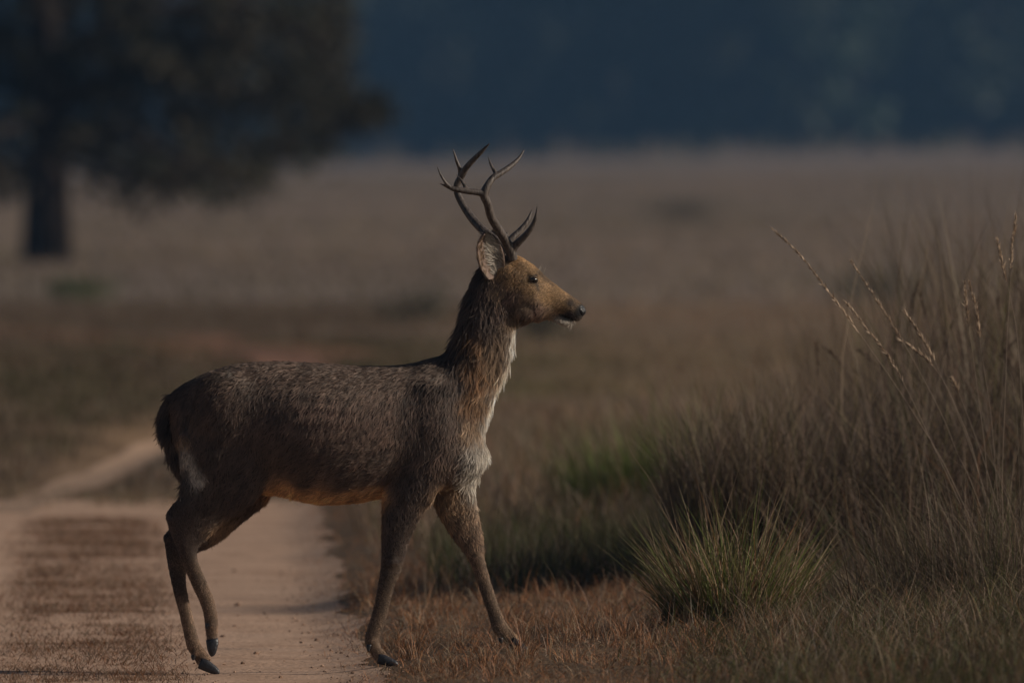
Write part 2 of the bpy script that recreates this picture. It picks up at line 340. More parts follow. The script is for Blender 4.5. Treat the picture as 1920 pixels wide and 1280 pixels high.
# per place: px, py, radius, flow (dx, dy down), length m, lift, clump radius m, colour, spread of colour
C_BODY = np.array((.100, .064, .047)); C_DARK = np.array((.066, .044, .034)); C_RED = np.array((.30, .155, .065)); C_TAN = np.array((.42, .28, .17))
C_GOLD = np.array((.39, .235, .108)); C_CREAM = np.array((.85, .76, .65)); C_LEG = np.array((.255, .165, .105)); C_BLACK = np.array((.02, .017, .016)); C_BELLY = np.array((.60, .34, .16))
G = [ # back and flank
 (330, 745, 30, (-.6, 1), .045, .20, .006, C_BODY*.8), (306, 795, 22, (-.35, 1), .07, .42, .007, C_DARK*.6), (320, 855, 18, (-.1, 1), .07, .5, .007, C_DARK*.7), (342, 905, 18, (-.1, 1), .065, .5, .006, C_DARK*.8),
 (344, 825, 12, (.25, 1), .03, .12, .005, C_TAN), (354, 855, 15, (.25, 1), .03, .12, .005, C_CREAM*.5), (370, 892, 15, (.2, 1), .03, .12, .005, C_CREAM*.55), (338, 800, 14, (.1, 1), .04, .2, .006, C_BODY),
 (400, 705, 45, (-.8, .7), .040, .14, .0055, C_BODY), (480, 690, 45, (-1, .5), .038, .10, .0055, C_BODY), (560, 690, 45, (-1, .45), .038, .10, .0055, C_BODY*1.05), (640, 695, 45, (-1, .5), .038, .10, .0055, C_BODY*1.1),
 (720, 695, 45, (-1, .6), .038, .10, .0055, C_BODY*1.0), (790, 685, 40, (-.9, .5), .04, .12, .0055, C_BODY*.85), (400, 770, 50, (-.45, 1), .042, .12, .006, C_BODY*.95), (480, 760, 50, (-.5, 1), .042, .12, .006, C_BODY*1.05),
 (560, 770, 50, (-.6, 1), .042, .12, .006, C_BODY*1.4), (640, 780, 50, (-.75, 1), .042, .12, .006, C_BODY*1.6), (710, 790, 50, (-.75, 1), .042, .12, .006, C_BODY*1.6), (790, 760, 45, (-.35, 1), .04, .12, .006, C_BODY*.95),  # rib spots lightened: sunlight on the ribs put into the coat colour
 (400, 850, 50, (-.2, 1), .042, .12, .006, C_BODY*.7), (480, 860, 45, (-.5, 1), .042, .14, .006, C_BODY*.75), (560, 860, 45, (-.8, .7), .044, .14, .006, C_BODY*.95), (640, 870, 45, (-1, .5), .045, .14, .006, C_BODY*1.15), (710, 870, 45, (-.9, .6), .045, .14, .006, C_BODY),  # haunch spots darkened: shade painted into the coat colour
 (535, 915, 22, (-.3, 1), .05, .35, .006, C_BELLY), (600, 932, 26, (-.6, .9), .05, .3, .006, C_BELLY*.95), (670, 930, 24, (-1, .4), .04, .2, .006, C_BELLY), (712, 922, 20, (-1, .4), .04, .2, .006, C_BELLY), (580, 895, 25, (-.8, .6), .045, .16, .006, C_BODY*.8),(660, 900, 25, (-.9, .5), .045, .16, .006, C_BODY*.85),
 # shoulder and chest
 (790, 840, 45, (-.25, 1), .04, .13, .006, C_BODY*.85), (770, 900, 40, (-.2, 1), .036, .13, .006, C_DARK*1.1), (840, 800, 35, (-.2, 1), .042, .16, .006, C_BODY*1.0), (830, 870, 35, (-.15, 1), .045, .2, .007, C_BODY*1.35),
 (880, 800, 25, (-.25, 1), .05, .2, .007, C_TAN*.75), (900, 850, 25, (-.1, 1), .055, .34, .007, C_CREAM*.62), (880, 895, 26, (0, 1), .055, .36, .007, C_CREAM*.55), (840, 925, 26, (.0, 1), .05, .3, .007, C_TAN*1.05), (912, 800, 15, (-.2, 1), .05, .3, .007, C_CREAM*.62),
 # neck
 (845, 655, 28, (-.55, .9), .06, .25, .008, C_DARK*.8), (858, 610, 22, (-.45, 1), .065, .33, .008, C_DARK*.8), (872, 560, 20, (-.4, 1), .065, .36, .008, C_DARK*.9), (890, 520, 20, (-.35, 1), .05, .3, .007, C_DARK),
 (880, 640, 22, (-.15, 1), .065, .2, .009, C_RED*.62), (895, 700, 22, (-.1, 1), .06, .18, .009, C_RED*.9), (885, 750, 24, (-.15, 1), .055, .17, .008, C_RED*.75), (850, 720, 25, (-.3, 1), .05, .16, .007, C_BODY*.9),
 (905, 600, 24, (-.1, 1), .06, .2, .009, C_BODY*.95), (930, 640, 20, (-.1, 1), .06, .2, .009, C_TAN*.6), (925, 690, 18, (-.1, 1), .06, .2, .009, C_TAN*.68), (905, 745, 14, (-.15, 1), .055, .2, .008, C_TAN*.85),
 (964, 650, 12, (-.15, 1), .055, .3, .008, C_CREAM), (955, 698, 14, (-.3, 1), .055, .3, .008, C_CREAM), (936, 745, 14, (-.45, 1), .055, .3, .008, C_CREAM), (921, 775, 12, (-.4, 1), .055, .3, .008, C_CREAM*.9), (971, 627, 10, (-.2, 1), .045, .3, .007, C_CREAM*.8),
 (905, 550, 20, (-.05, 1), .05, .22, .007, C_BODY*.9), (935, 585, 22, (-.05, 1), .05, .2, .007, C_BODY*1.25), (960, 600, 16, (-.2, 1), .045, .24, .007, C_TAN*.6),
 # head
 (930, 545, 18, (-.1, 1), .035, .2, .004, C_TAN*.6), (955, 510, 16, (-.4, 1), .022, .16, .0026, C_GOLD*.8), (960, 482, 10, (-1, .1), .018, .3, .0026, C_DARK*1.3), (975, 490, 14, (-.8, -.3), .014, .15, .0019, C_GOLD*.9), (1000, 500, 12, (-.9, -.3), .010, .1, .0019, C_GOLD*.8), (1012, 512, 8, (-.9, -.4), .009, .1, .0019, C_GOLD*.55),
 (975, 525, 15, (-.8, .5), .013, .12, .0022, C_GOLD*.75), (1000, 538, 14, (-.8, .5), .011, .12, .0019, C_GOLD*.8), (960, 560, 18, (-.3, 1), .028, .18, .0035, C_BODY*1.9), (985, 565, 16, (-.5, 1), .022, .16, .0026, C_TAN*.52), (985, 595, 14, (-.5, 1), .034, .24, .004, C_BODY*1.3),
 (1010, 580, 14, (-.6, .9), .024, .18, .0035, C_BODY*2.1), (1025, 555, 13, (-.9, .3), .010, .1, .0019, C_GOLD*.95), (1040, 550, 10, (-1, -.2), .009, .1, .0019, C_GOLD*.85), (1050, 570, 10, (-.9, .2), .010, .12, .0019, C_GOLD*.8), (1035, 590, 11, (-.7, .6), .018, .16, .0026, C_TAN*.85),
 (1070, 569, 5, (-1, .1), .008, .1, .0019, C_DARK*.9), (1060, 575, 8, (-1, .1), .009, .1, .0019, C_GOLD*.75), (1083, 588, 4, (-.8, .4), .005, .05, .0018, C_BLACK), (1068, 588, 6, (-.8, .5), .007, .1, .0019, C_DARK*.7), (1089, 582, 5, (-.8, .4), .003, .05, .0018, C_BLACK), (1062, 594, 4, (-.8, .5), .006, .1, .0019, C_BLACK*1.6), (1060, 604, 6, (-.7, .6), .014, .3, .0019, C_CREAM*.55), (1045, 600, 6, (-.7, .6), .016, .25, .0019, C_CREAM*.5), 
 # legs: hind and near fore darkened high up, body shade put into the colour
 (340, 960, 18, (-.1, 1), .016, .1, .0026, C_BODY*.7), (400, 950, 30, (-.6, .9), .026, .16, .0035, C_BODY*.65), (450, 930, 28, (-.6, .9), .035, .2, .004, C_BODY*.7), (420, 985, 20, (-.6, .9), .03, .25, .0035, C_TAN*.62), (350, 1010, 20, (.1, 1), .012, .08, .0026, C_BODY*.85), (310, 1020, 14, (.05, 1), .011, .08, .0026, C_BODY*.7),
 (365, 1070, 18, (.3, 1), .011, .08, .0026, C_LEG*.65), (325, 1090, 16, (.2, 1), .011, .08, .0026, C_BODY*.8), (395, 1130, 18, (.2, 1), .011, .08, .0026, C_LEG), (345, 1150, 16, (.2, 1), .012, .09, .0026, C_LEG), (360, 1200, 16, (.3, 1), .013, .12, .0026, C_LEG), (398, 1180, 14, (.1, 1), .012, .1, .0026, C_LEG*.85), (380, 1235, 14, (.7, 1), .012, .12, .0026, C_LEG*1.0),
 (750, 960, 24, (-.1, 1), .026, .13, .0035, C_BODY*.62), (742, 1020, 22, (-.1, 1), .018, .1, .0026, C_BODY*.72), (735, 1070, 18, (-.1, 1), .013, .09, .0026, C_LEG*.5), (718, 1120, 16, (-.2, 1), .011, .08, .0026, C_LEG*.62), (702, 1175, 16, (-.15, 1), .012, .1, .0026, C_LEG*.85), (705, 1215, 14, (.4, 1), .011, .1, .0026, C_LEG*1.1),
 (850, 960, 22, (.3, 1), .035, .2, .004, C_TAN*.95), (880, 1010, 20, (.3, 1), .026, .14, .0035, C_LEG*.95), (895, 1050, 16, (.3, 1), .016, .1, .0026, C_LEG), (910, 1110, 16, (.3, 1), .012, .08, .0026, C_LEG*.9), (930, 1165, 16, (.35, 1), .012, .1, .0026, C_LEG), (965, 1200, 16, (.8, 1), .012, .1, .0026, C_TAN*.9)]
ileg = next(i for i, g in enumerate(G) if g[:2] == (340, 960))
G = [(*g[:4], g[4]*1.05, g[5]*.5, g[6]*.8, *g[7:]) if i >= ileg and g[4] < .02 else g for i, g in enumerate(G)]
G = [(*g[:4], g[4]*(.78 if g[4] > .03 else 1), g[5]*.72, g[6]*(.70 if g[6] > .0055 else 1), *g[7:]) if g[6] < .0075 else g for g in G]
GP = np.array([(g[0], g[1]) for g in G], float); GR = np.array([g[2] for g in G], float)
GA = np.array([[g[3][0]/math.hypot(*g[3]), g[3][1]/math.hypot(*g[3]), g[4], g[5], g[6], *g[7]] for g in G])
def groom(p):
    px, py = to_px(p)
    out = np.empty((len(p), GA.shape[1]))
    for a in range(0, len(p), 20000):
        d2 = (px[a:a+20000, None]-GP[:, 0])**2+(py[a:a+20000, None]-GP[:, 1])**2
        w = 1/(d2/(GR**2)+.06)**2.2
        out[a:a+20000] = (w/w.sum(1, keepdims=True)) @ GA
    return out, px, py
def coat_colour(base, px, py, nrm):
    """markings that belong to the coat: dark tear line, mouth line, dark legs' inner streaks"""
    c = base.copy()
    def seg(x0, y0, x1, y1, r, colr, k=1.0):
        t = np.clip(((px-x0)*(x1-x0)+(py-y0)*(y1-y0))/((x1-x0)**2+(y1-y0)**2), 0, 1)
        d = np.hypot(px-x0-t*(x1-x0), py-y0-t*(y1-y0)); w = (k*np.clip(1-(d/r)**2, 0, 1))[:, None]
        c[:] = c*(1-w)+colr*w
    seg(1008, 527, 1012, 540, 3.0, C_BLACK); seg(992, 518, 1008, 518, 3.2, C_DARK*.5, .8); seg(993, 529, 1006, 531, 2.5, C_DARK*.6, .7)
    seg(977, 620, 966, 690, 17, C_CREAM, .95); seg(966, 690, 928, 778, 17, C_CREAM, .95); seg(343, 815, 352, 850, 9, C_TAN*.8, .7); seg(352, 845, 376, 894, 13, C_CREAM*.62, .85)
    seg(525, 912, 600, 934, 14, C_BELLY, .8); seg(600, 934, 720, 926, 13, C_BELLY, .8)
    seg(1050, 590, 1080, 601, 3.5, C_BLACK); seg(1012, 512, 1040, 536, 4, C_DARK*.9, .6)
    return c
# skin under the coat
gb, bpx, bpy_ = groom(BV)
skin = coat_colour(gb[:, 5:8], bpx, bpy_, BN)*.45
a = body_me.attributes.new('tint', 'FLOAT_COLOR', 'POINT'); c4 = np.ones((nv, 4), np.float32); c4[:, :3] = skin; a.data.foreach_set('color', c4.ravel())

deer = empty('deer', (0.0, DY, 0.0), 'brown antlered stag walking to the right across the dirt track', 'deer')
m_skin = tint_mat('deer_skin', .7, .2)
body = link('body', body_me, m_skin, deer)

def coat_material():
    m, nt, out = new_mat('coat'); n = N(nt)
    at = n('Attribute', attribute_name='tint')
    p = n('BsdfPrincipled'); p.inputs['Roughness'].default_value = .5; p.inputs['Specular IOR Level'].default_value = .35
    n.l(at.outputs['Color'], p.inputs['Base Color'])
    h = n('BsdfHair', component='Reflection'); h.inputs['RoughnessU'].default_value = .25; h.inputs['RoughnessV'].default_value = .6
    h.inputs['Color'].default_value = (.45, .38, .33, 1)
    mx = n('MixShader'); mx.inputs[0].default_value = .09
    n.l(p.outputs[0], mx.inputs[1]); n.l(h.outputs[0], mx.inputs[2]); n.l(mx.outputs[0], out.inputs['Surface'])
    return m
m_coat = coat_material()

def make_hair(name, root, tang, nrm, L, lift, crad, base, per, parent, mat, rad=(.00036, .00009), wob=.22):
    """clumps of hairs: every clump's hairs start apart and meet at its tip"""
    n = len(root)
    bit = np.cross(nrm, tang)
    k = per
    rep = np.repeat(np.arange(n), k); m = len(rep)
    a = RNG.uniform(0, 2*np.pi, m); r = np.sqrt(RNG.uniform(0, 1, m))*crad[rep]
    r0 = root[rep]+tang[rep]*(r*np.cos(a)*1.4)[:, None]+bit[rep]*(r*np.sin(a))[:, None]-nrm[rep]*.0015
    clL = L*RNG.uniform(.65, 1.25, n); hl = clL[rep]*RNG.uniform(.8, 1.1, m)
    swing = RNG.normal(0, wob, n); cd = tang+bit*swing[:, None]; cd /= np.linalg.norm(cd, axis=1)[:, None]
    lf = lift*RNG.uniform(.5, 1.5, n)
    bend = RNG.normal(0, .18, n)
    pts = np.empty((m, 5, 3)); ts = np.array([0, .25, .5, .75, 1.0])
    for i, t in enumerate(ts):
        c = root+cd*(clL*t)[:, None]+nrm*(clL*(lf*t*1.25-lf*.55*t*t))[:, None]+bit*(clL*bend*t*t)[:, None]
        f = t**.8
        q = r0+cd[rep]*(hl*t)[:, None]+nrm[rep]*(hl*lf[rep]*(1.25*t-.55*t*t))[:, None]+bit[rep]*(hl*bend[rep]*t*t)[:, None]
        pts[:, i] = q*(1-.8*f)+(c[rep]+RNG.normal(0, 1, (m, 3))*(.0006*t))*(.8*f)
    cv = bpy.data.hair_curves.new(name); cv.add_curves([5]*m)
    cv.attributes['position'].data.foreach_set('vector', pts.astype(np.float32).ravel())
    ra = cv.attributes.get('radius') or cv.attributes.new('radius', 'FLOAT', 'POINT')
    rr = np.interp(ts, [0, .5, 1], [rad[0], rad[0]*.85, rad[1]]); ra.data.foreach_set('value', np.tile(rr, m).astype(np.float32))
    ca = cv.attributes.new('tint', 'FLOAT_COLOR', 'POINT')
    vary = (RNG.uniform(.55, 1.5, n)[rep]*RNG.uniform(.85, 1.15, m))[:, None, None]
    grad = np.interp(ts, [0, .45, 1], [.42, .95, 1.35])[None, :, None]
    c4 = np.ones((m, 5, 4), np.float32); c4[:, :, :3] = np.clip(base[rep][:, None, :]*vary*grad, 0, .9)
    ca.data.foreach_set('color', c4.ravel())
    o = link(name, cv, mat, parent); o['kind'] = 'stuff'
    return o
def sample_surface(me, n):
    me.calc_loop_triangles(); T = np.empty(len(me.loop_triangles)*3, np.int32); me.loop_triangles.foreach_get('vertices', T); T = T.reshape(-1, 3)
    A, B, C = BV[T[:, 0]], BV[T[:, 1]], BV[T[:, 2]]
    ar = np.linalg.norm(np.cross(B-A, C-A), axis=1)/2
    return T, ar
T, ar = sample_surface(body_me, 0)
cen = (BV[T[:, 0]]+BV[T[:, 1]]+BV[T[:, 2]])/3
gt, tpx, tpy = groom(cen)
dens = (.0060/np.maximum(gt[:, 4], .0019))**1.9
wgt = ar*dens; NCL = 165000
pick = RNG.choice(len(T), NCL, p=wgt/wgt.sum())
u, v = RNG.uniform(0, 1, NCL), RNG.uniform(0, 1, NCL); fl = u+v > 1; u[fl] = 1-u[fl]; v[fl] = 1-v[fl]
w = 1-u-v
root = BV[T[pick, 0]]*w[:, None]+BV[T[pick, 1]]*u[:, None]+BV[T[pick, 2]]*v[:, None]
nrm = BN[T[pick, 0]]*w[:, None]+BN[T[pick, 1]]*u[:, None]+BN[T[pick, 2]]*v[:, None]; nrm /= np.linalg.norm(nrm, axis=1)[:, None]
g, hpx, hpy = groom(root)
# keep eyes, nose tip and hoof ends free
keep = (np.hypot((hpx-999)/9, (hpy-524)/6) > 1) & (np.hypot(hpx-1091, hpy-581) > 9)
root, nrm, g, hpx, hpy = root[keep], nrm[keep], g[keep], hpx[keep], hpy[keep]
ang = (fbm(hpx, hpy, 22, 91)-.5)*1.1+(fbm(hpx, hpy, 8, 95)-.5)*.6
ang = ang*np.clip(g[:, 2]/.04, .2, 1)
dx = g[:, 0]*np.cos(ang)-g[:, 1]*np.sin(ang); dz = -(g[:, 0]*np.sin(ang)+g[:, 1]*np.cos(ang))
d = np.stack([dx, np.zeros_like(dx), dz], -1)
d = d-nrm*(d*nrm).sum(1)[:, None]
# where the surface faces along the flow (back ridge, chest edge) fall to the side
sidef = np.sign(root[:, 1]-DY)[:, None]*np.array([0, 1.0, 0])*.15*(1-np.linalg.norm(d, axis=1))[:, None]
d = d+sidef-nrm*(sidef*nrm).sum(1)[:, None]
d /= np.maximum(np.linalg.norm(d, axis=1), 1e-5)[:, None]
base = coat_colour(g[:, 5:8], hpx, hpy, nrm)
along = .55*hpx-.83*hpy; across = .83*hpx+.55*hpy
ridge = fbm(across+5*fbm(hpx, hpy, 40, 53), along*.30, 6.5, 55)             # wet coat combed into streaks
longc = smoothstep(.018, .03, g[:, 2])
band = (1+longc*2.0*(ridge-.5))[:, None]
g[:, 3] *= 1+longc*1.6*(ridge-.5)
legm = smoothstep(960, 1040, hpy)[:, None]
band = band*(1+1.1*(smoothstep(600, 540, hpy)*smoothstep(930, 960, hpx))[:, None]*(fbm(hpx, hpy, 9, 58)-.5)[:, None])
band = band*(1+legm*1.9*(fbm(hpx, hpy*.35, 5, 57)-.5)[:, None])
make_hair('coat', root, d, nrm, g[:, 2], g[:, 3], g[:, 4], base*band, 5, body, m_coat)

# ---- antlers
def tube(pts, n=12, sub=6, fat=1.0):
    """pts: px, py, y, radius"""
    A = np.array(pts, float); m = len(A); tt = np.linspace(0, m-1, (m-1)*sub+1); B = np.empty((len(tt), 4))
    for k in range(4):
        p = A[:, k]; pe = np.concatenate([[2*p[0]-p[1]], p, [2*p[-1]-p[-2]]]); i = np.minimum(tt.astype(int), m-2); f = tt-i
        p0, p1, p2, p3 = pe[i], pe[i+1], pe[i+2], pe[i+3]
        B[:, k] = .5*((2*p1)+(-p0+p2)*f+(2*p0-5*p1+4*p2-p3)*f*f+(-p0+3*p1-3*p2+p3)*f**3)
    c = np.stack([wx(B[:, 0]), DY+B[:, 2], wz(B[:, 1])], -1); r = np.maximum(B[:, 3]*fat, .0012)
    t = np.gradient(c, axis=0); t /= np.linalg.norm(t, axis=1)[:, None]
    ref = np.array([0, 1.0, 0.05]); u = np.cross(t, ref); u /= np.linalg.norm(u, axis=1)[:, None]; v = np.cross(t, u)
    a = np.linspace(0, 2*np.pi, n, endpoint=False)
    V = c[:, None, :]+r[:, None, None]*(u[:, None, :]*np.cos(a)[None, :, None]+v[:, None, :]*np.sin(a)[None, :, None])
    M = len(tt); V = V.reshape(-1, 3)
    i = (np.arange(M-1)[:, None]*n+np.arange(n)).ravel(); j = (np.arange(M-1)[:, None]*n+(np.arange(n)+1) % n).ravel()
    k = np.arange(n); k1 = (k+1) % n
    T = np.concatenate([np.stack([k1, k, np.full(n, M*n)], -1), np.stack([(M-1)*n+k, (M-1)*n+k1, np.full(n, M*n+1)], -1)])
    return np.vstack([V, c[0], c[-1]]), np.stack([i, j, j+n, i+n], -1), T
def ant(x, y): return 780+x/3.2, 240+y/3.2
def branch(lst): return tube([(*ant(a, b), y, r) for a, b, y, r in lst], fat=1.26)
near_antler = [branch([(578, 790, -.035, .017), (570, 745, -.045, .0165), (540, 680, -.065, .0150), (490, 600, -.115, .0140), (450, 530, -.165, .0132), (430, 455, -.20, .0128), (410, 400, -.215, .0140), (427, 350, -.215, .0118), (462, 300, -.20, .0105), (500, 275, -.185, .0100), (560, 235, -.16, .0085), (612, 188, -.135, .006), (649, 133, -.115, .0018)]),
    branch([(415, 405, -.215, .0115), (380, 387, -.225, .0105), (300, 377, -.24, .0095), (232, 366, -.25, .0082), (190, 350, -.25, .0058), (145, 333, -.25, .0015)]),
    branch([(310, 376, -.24, .0075), (292, 345, -.235, .0055), (270, 310, -.225, .004), (241, 279, -.21, .0012)]),
    branch([(215, 362, -.25, .0062), (180, 328, -.26, .0048), (150, 280, -.265, .0036), (125, 222, -.26, .0012)]),
    branch([(488, 285, -.19, .0075), (468, 255, -.185, .0058), (450, 220, -.175, .0044), (430, 168, -.165, .0012)]),
    branch([(570, 745, -.045, .0125), (600, 700, -.055, .0125), (645, 655, -.07, .0105), (690, 600, -.085, .0085), (716, 540, -.095, .0058), (730, 460, -.10, .0014)])]
far_antler = [branch([(560, 780, .035, .017), (540, 740, .045, .016), (470, 672, .075, .0145), (405, 618, .115, .0138), (340, 550, .16, .0130), (285, 470, .20, .0120), (250, 400, .22, .0112), (245, 340, .22, .0108), (275, 285, .21, .0105), (300, 240, .195, .0098), (345, 190, .175, .0085), (400, 135, .15, .006), (441, 93, .135, .0022)]),
    branch([(262, 300, .215, .008), (262, 250, .21, .0066), (240, 190, .205, .005), (219, 121, .20, .0014)]),
    branch([(530, 735, .045, .0115), (575, 665, .06, .0115), (620, 620, .075, .0095), (668, 560, .09, .0070), (697, 488, .10, .0014)]),
    branch([(535, 670, .03, .006), (545, 650, .03, .005), (546, 622, .03, .002)])]
m_antler, nt, out = new_mat('antler'); n = N(nt)
tc = n('TexCoord'); mp = n('Mapping'); mp.inputs['Scale'].default_value = (70, 70, 14); n.l(tc.outputs['Object'], mp.inputs[0])
nz = n('TexNoise'); nz.inputs['Scale'].default_value = 1.6; nz.inputs['Detail'].default_value = 5; n.l(mp.outputs[0], nz.inputs['Vector'])
cr = n('ValToRGB'); cr.color_ramp.elements[0].position = .35; cr.color_ramp.elements[0].color = (.04, .031, .027, 1); cr.color_ramp.elements[1].position = .7; cr.color_ramp.elements[1].color = (.13, .105, .09, 1)
n.l(nz.outputs['Fac'], cr.inputs[0]); p = n('BsdfPrincipled'); p.inputs['Roughness'].default_value = .5; p.inputs['Specular IOR Level'].default_value = .35; n.l(cr.outputs[0], p.inputs['Base Color'])
b = n('Bump'); b.inputs['Strength'].default_value = .6; b.inputs['Distance'].default_value = .004; n.l(nz.outputs['Fac'], b.inputs['Height']); n.l(b.outputs[0], p.inputs['Normal']); n.l(p.outputs[0], out.inputs['Surface'])
for prt in (near_antler, far_antler):
    V, F = join(prt)
    link('antler', remesh('antler', V, F, .0030, 2, .5), m_antler, deer)

# ---- ears: a cupped shell with thickness
def ear(side, base, tip, width, y0, y1, flip=1):
    nu, nv_ = 18, 13
    b = np.array(base, float); t = np.array(tip, float); ax = t-b; L = np.linalg.norm(ax); ax /= L; sd = np.array([-ax[1], ax[0]])
    us = np.linspace(0, 1, nu); vs_ = np.linspace(-1, 1, nv_)
    Vf = []
    for u in us:
        wdt = width*(np.interp(u, [0, .1, .25, .45, .65, .82, .93, 1], [.52, .72, .92, 1.0, .97, .78, .5, .04]))
        for v in vs_:
            q = b+ax*L*u+sd*wdt*v*flip+ax*(-L*.05*v*v*u)
            yy = y0+(y1-y0)*u
            cup = .026*(1-abs(v)**2.2)*(1-.55*u)*min(1, .5+u*2)       # middle lies deeper than the rims
            Vf.append(P(q[0], q[1], side*(yy-cup-.020*v)))
    Vf = np.array(Vf); i = (np.arange(nu-1)[:, None]*nv_+np.arange(nv_-1)).ravel()
    F = np.stack([i, i+1, i+nv_+1, i+nv_], -1)
    me = mesh_np('ear', Vf, F)
    o = bpy.data.objects.new('tmp', me); COL.objects.link(o)
    s = o.modifiers.new('s', 'SOLIDIFY'); s.thickness = .007; s.offset = 0
    sb = o.modifiers.new('b', 'SUBSURF'); sb.levels = 1; sb.render_levels = 1
    dg = bpy.context.evaluated_depsgraph_get(); dg.update(); res = bpy.data.meshes.new_from_object(o.evaluated_get(dg)); bpy.data.objects.remove(o); res.name = 'ear'
    return res, Vf.reshape(nu, nv_, 3)
m_ear = tint_mat('ear_skin', .7, .2, .15, 60, .25, default=(.24, .17, .135))
m_earhair = m_coat
for side in (-1, 1):
    if side < 0: res, S = ear(-1, (929, 522), (910, 434), 25, .062, .115)
    else: res, S = ear(1, (935, 512), (925, 432), 22, .062, .16)
    eo = link('ear', res, m_ear, deer)
    # long pale hairs inside from the front rim sweeping up and back, short fringe at the rims
    R, D, Nn, Ln, Lf, Bs, Cr = [], [], [], [], [], [], []
    nu, nv_ = S.shape[:2]
    outw = np.array([0, side*1.0, 0])
    for k in range(900):
        u = RNG.uniform(.06, .93); f = RNG.choice([0, 1, 2], p=[.72, .18, .10])
        v = RNG.uniform(.15, .95) if f == 0 else (RNG.uniform(-1, 1) if f == 1 else RNG.uniform(-1, -.75))
        iu, iv = u*(nu-1), (v+1)/2*(nv_-1); a0, b0 = min(int(iu), nu-2), min(int(iv), nv_-2)
        p0 = S[a0, b0]; du = S[a0+1, b0]-S[a0, b0]; dv = S[a0, b0+1]-S[a0, b0]
        p0 = p0+du*(iu-a0)+dv*(iv-b0); du /= np.linalg.norm(du); dv /= np.linalg.norm(dv)
        nn = np.cross(du, dv); nn *= np.sign(nn[1]*side); nn /= np.linalg.norm(nn)
        if f == 0: dd = -dv*.9+du*RNG.uniform(.0, .9); ln = RNG.uniform(.026, .05); cc = C_CREAM*RNG.uniform(.35, .85); lf = .22
        elif f == 1: dd = du+dv*RNG.uniform(-.3, .3); ln = .018; cc = C_TAN*RNG.uniform(.35, .6); lf = .15
        else: dd = du*.9+dv*.4; ln = .016; cc = C_TAN*RNG.uniform(.4, .7); lf = .12
        R.append(p0+nn*.004); D.append(dd/np.linalg.norm(dd)); Nn.append(nn); Ln.append(ln); Lf.append(lf); Bs.append(cc); Cr.append(.004)
    for k in range(900):                                                   # outer side of the ear
        u = RNG.uniform(0, .97); v = RNG.uniform(-1, 1); iu, iv = u*(nu-1), (v+1)/2*(nv_-1); a0, b0 = min(int(iu), nu-2), min(int(iv), nv_-2)
        du = S[a0+1, b0]-S[a0, b0]; dv = S[a0, b0+1]-S[a0, b0]; p0 = S[a0, b0]+du*(iu-a0)+dv*(iv-b0); du /= np.linalg.norm(du); dv /= np.linalg.norm(dv)
        nn = np.cross(du, dv); nn *= -np.sign(nn[1]*side); nn /= np.linalg.norm(nn)
        R.append(p0+nn*.003); D.append(du); Nn.append(nn); Ln.append(.014); Lf.append(.15); Bs.append(C_BODY*1.2); Cr.append(.004)
    make_hair('fur', np.array(R), np.array(D), np.array(Nn), np.array(Ln), np.array(Lf), np.array(Cr), np.array(Bs), 6, eo, m_coat, rad=(.0003, .0001))

# ---- eyes, nose, hooves
m_eye, nt, out = new_mat('eye'); n = N(nt); p = n('BsdfPrincipled'); p.inputs['Base Color'].default_value = (.012, .008, .006, 1); p.inputs['Roughness'].default_value = .06; p.inputs['Specular IOR Level'].default_value = .7; n.l(p.outputs[0], out.inputs['Surface'])
m_nose = tint_mat('nose', .3, .55, 0, 300, .3, .4, default=(.012, .011, .012))
m_hoof = tint_mat('hoof', .42, .5, 0, 90, .35, .3, default=(.022, .022, .026))
m_lid = tint_mat('eyelid', .5, .3, default=(.02, .014, .011))
for s in (-1, 1):
    V, F, Tt = ball(999.5, 524, .0600*s, .0165, .0135, .0130, -.35, 24)
    e = link('eye', mesh_np('eye', V, [F, Tt]), m_eye, deer)
    ring = [(999.5+math.cos(a)*8.3+math.sin(a)*1.2, 524+math.sin(a)*5.0*(1.0 if math.sin(a) > 0 else .9)+math.cos(a)*1.6, s*(.067-.004*abs(math.cos(a))), .0022) for a in np.linspace(0, 2*math.pi, 15)]
    V, F, Tt = tube(ring, 8, 3)
    link('eyelid', mesh_np('eyelid', V, [F, Tt]), m_lid, e)
np_ = [loft([(1083, 567, 1082, 584, .022, 0), (1088, 569, 1086, 591, .029, 0), (1093, 572.5, 1091.5, 594, .026, 0), (1097, 578, 1095.5, 590, .015, 0), (1098.5, 582, 1098, 588, .005, 0)], 20, 4)]
no = link('nose', remesh('nose', *join(np_), .0022, 3), m_nose, deer)
for s in (-1, 1):
    V, F, Tt = ball(1090.5, 580, .0205*s, .0055, .0055, .0034, .5, 14)
    link('nostril', mesh_np('nostril', V, [F, Tt]), tint_mat('nostril', .6, .2, default=(.003, .003, .003)), no)
def hoof(cx0, cy0, tx, ty, half, y, spread=.010):
    """one foot: two claws from the coronet (centre px, half width px) to the toe tip"""
    V = []; ax = np.array([tx-cx0, ty-cy0], float); L = np.hypot(*ax); ax /= L; nm = np.array([-ax[1], ax[0]])
    if nm[1] < 0 and abs(ax[0]) > .5: nm = -nm
    parts = []
    for q in (-1, 1):
        st = []
        for t, h0, h1, w in ((-.25, -1.0, .95, .0095), (.1, -1.0, 1.0, .0115), (.4, -.72, 1.0, .0115), (.7, -.42, .92, .0095), (.92, -.05, .75, .006), (1.0, .28, .62, .0025)):
            a = np.array([cx0, cy0])+ax*L*t+nm*half*h0; b = np.array([cx0, cy0])+ax*L*t+nm*half*h1
            st.append((a[0], a[1], b[0], b[1], w, y+q*(.0105+.003*t), 2.4))
        parts.append(loft(st, 14, 3))
    return parts
yn, yf = -.1155, .105
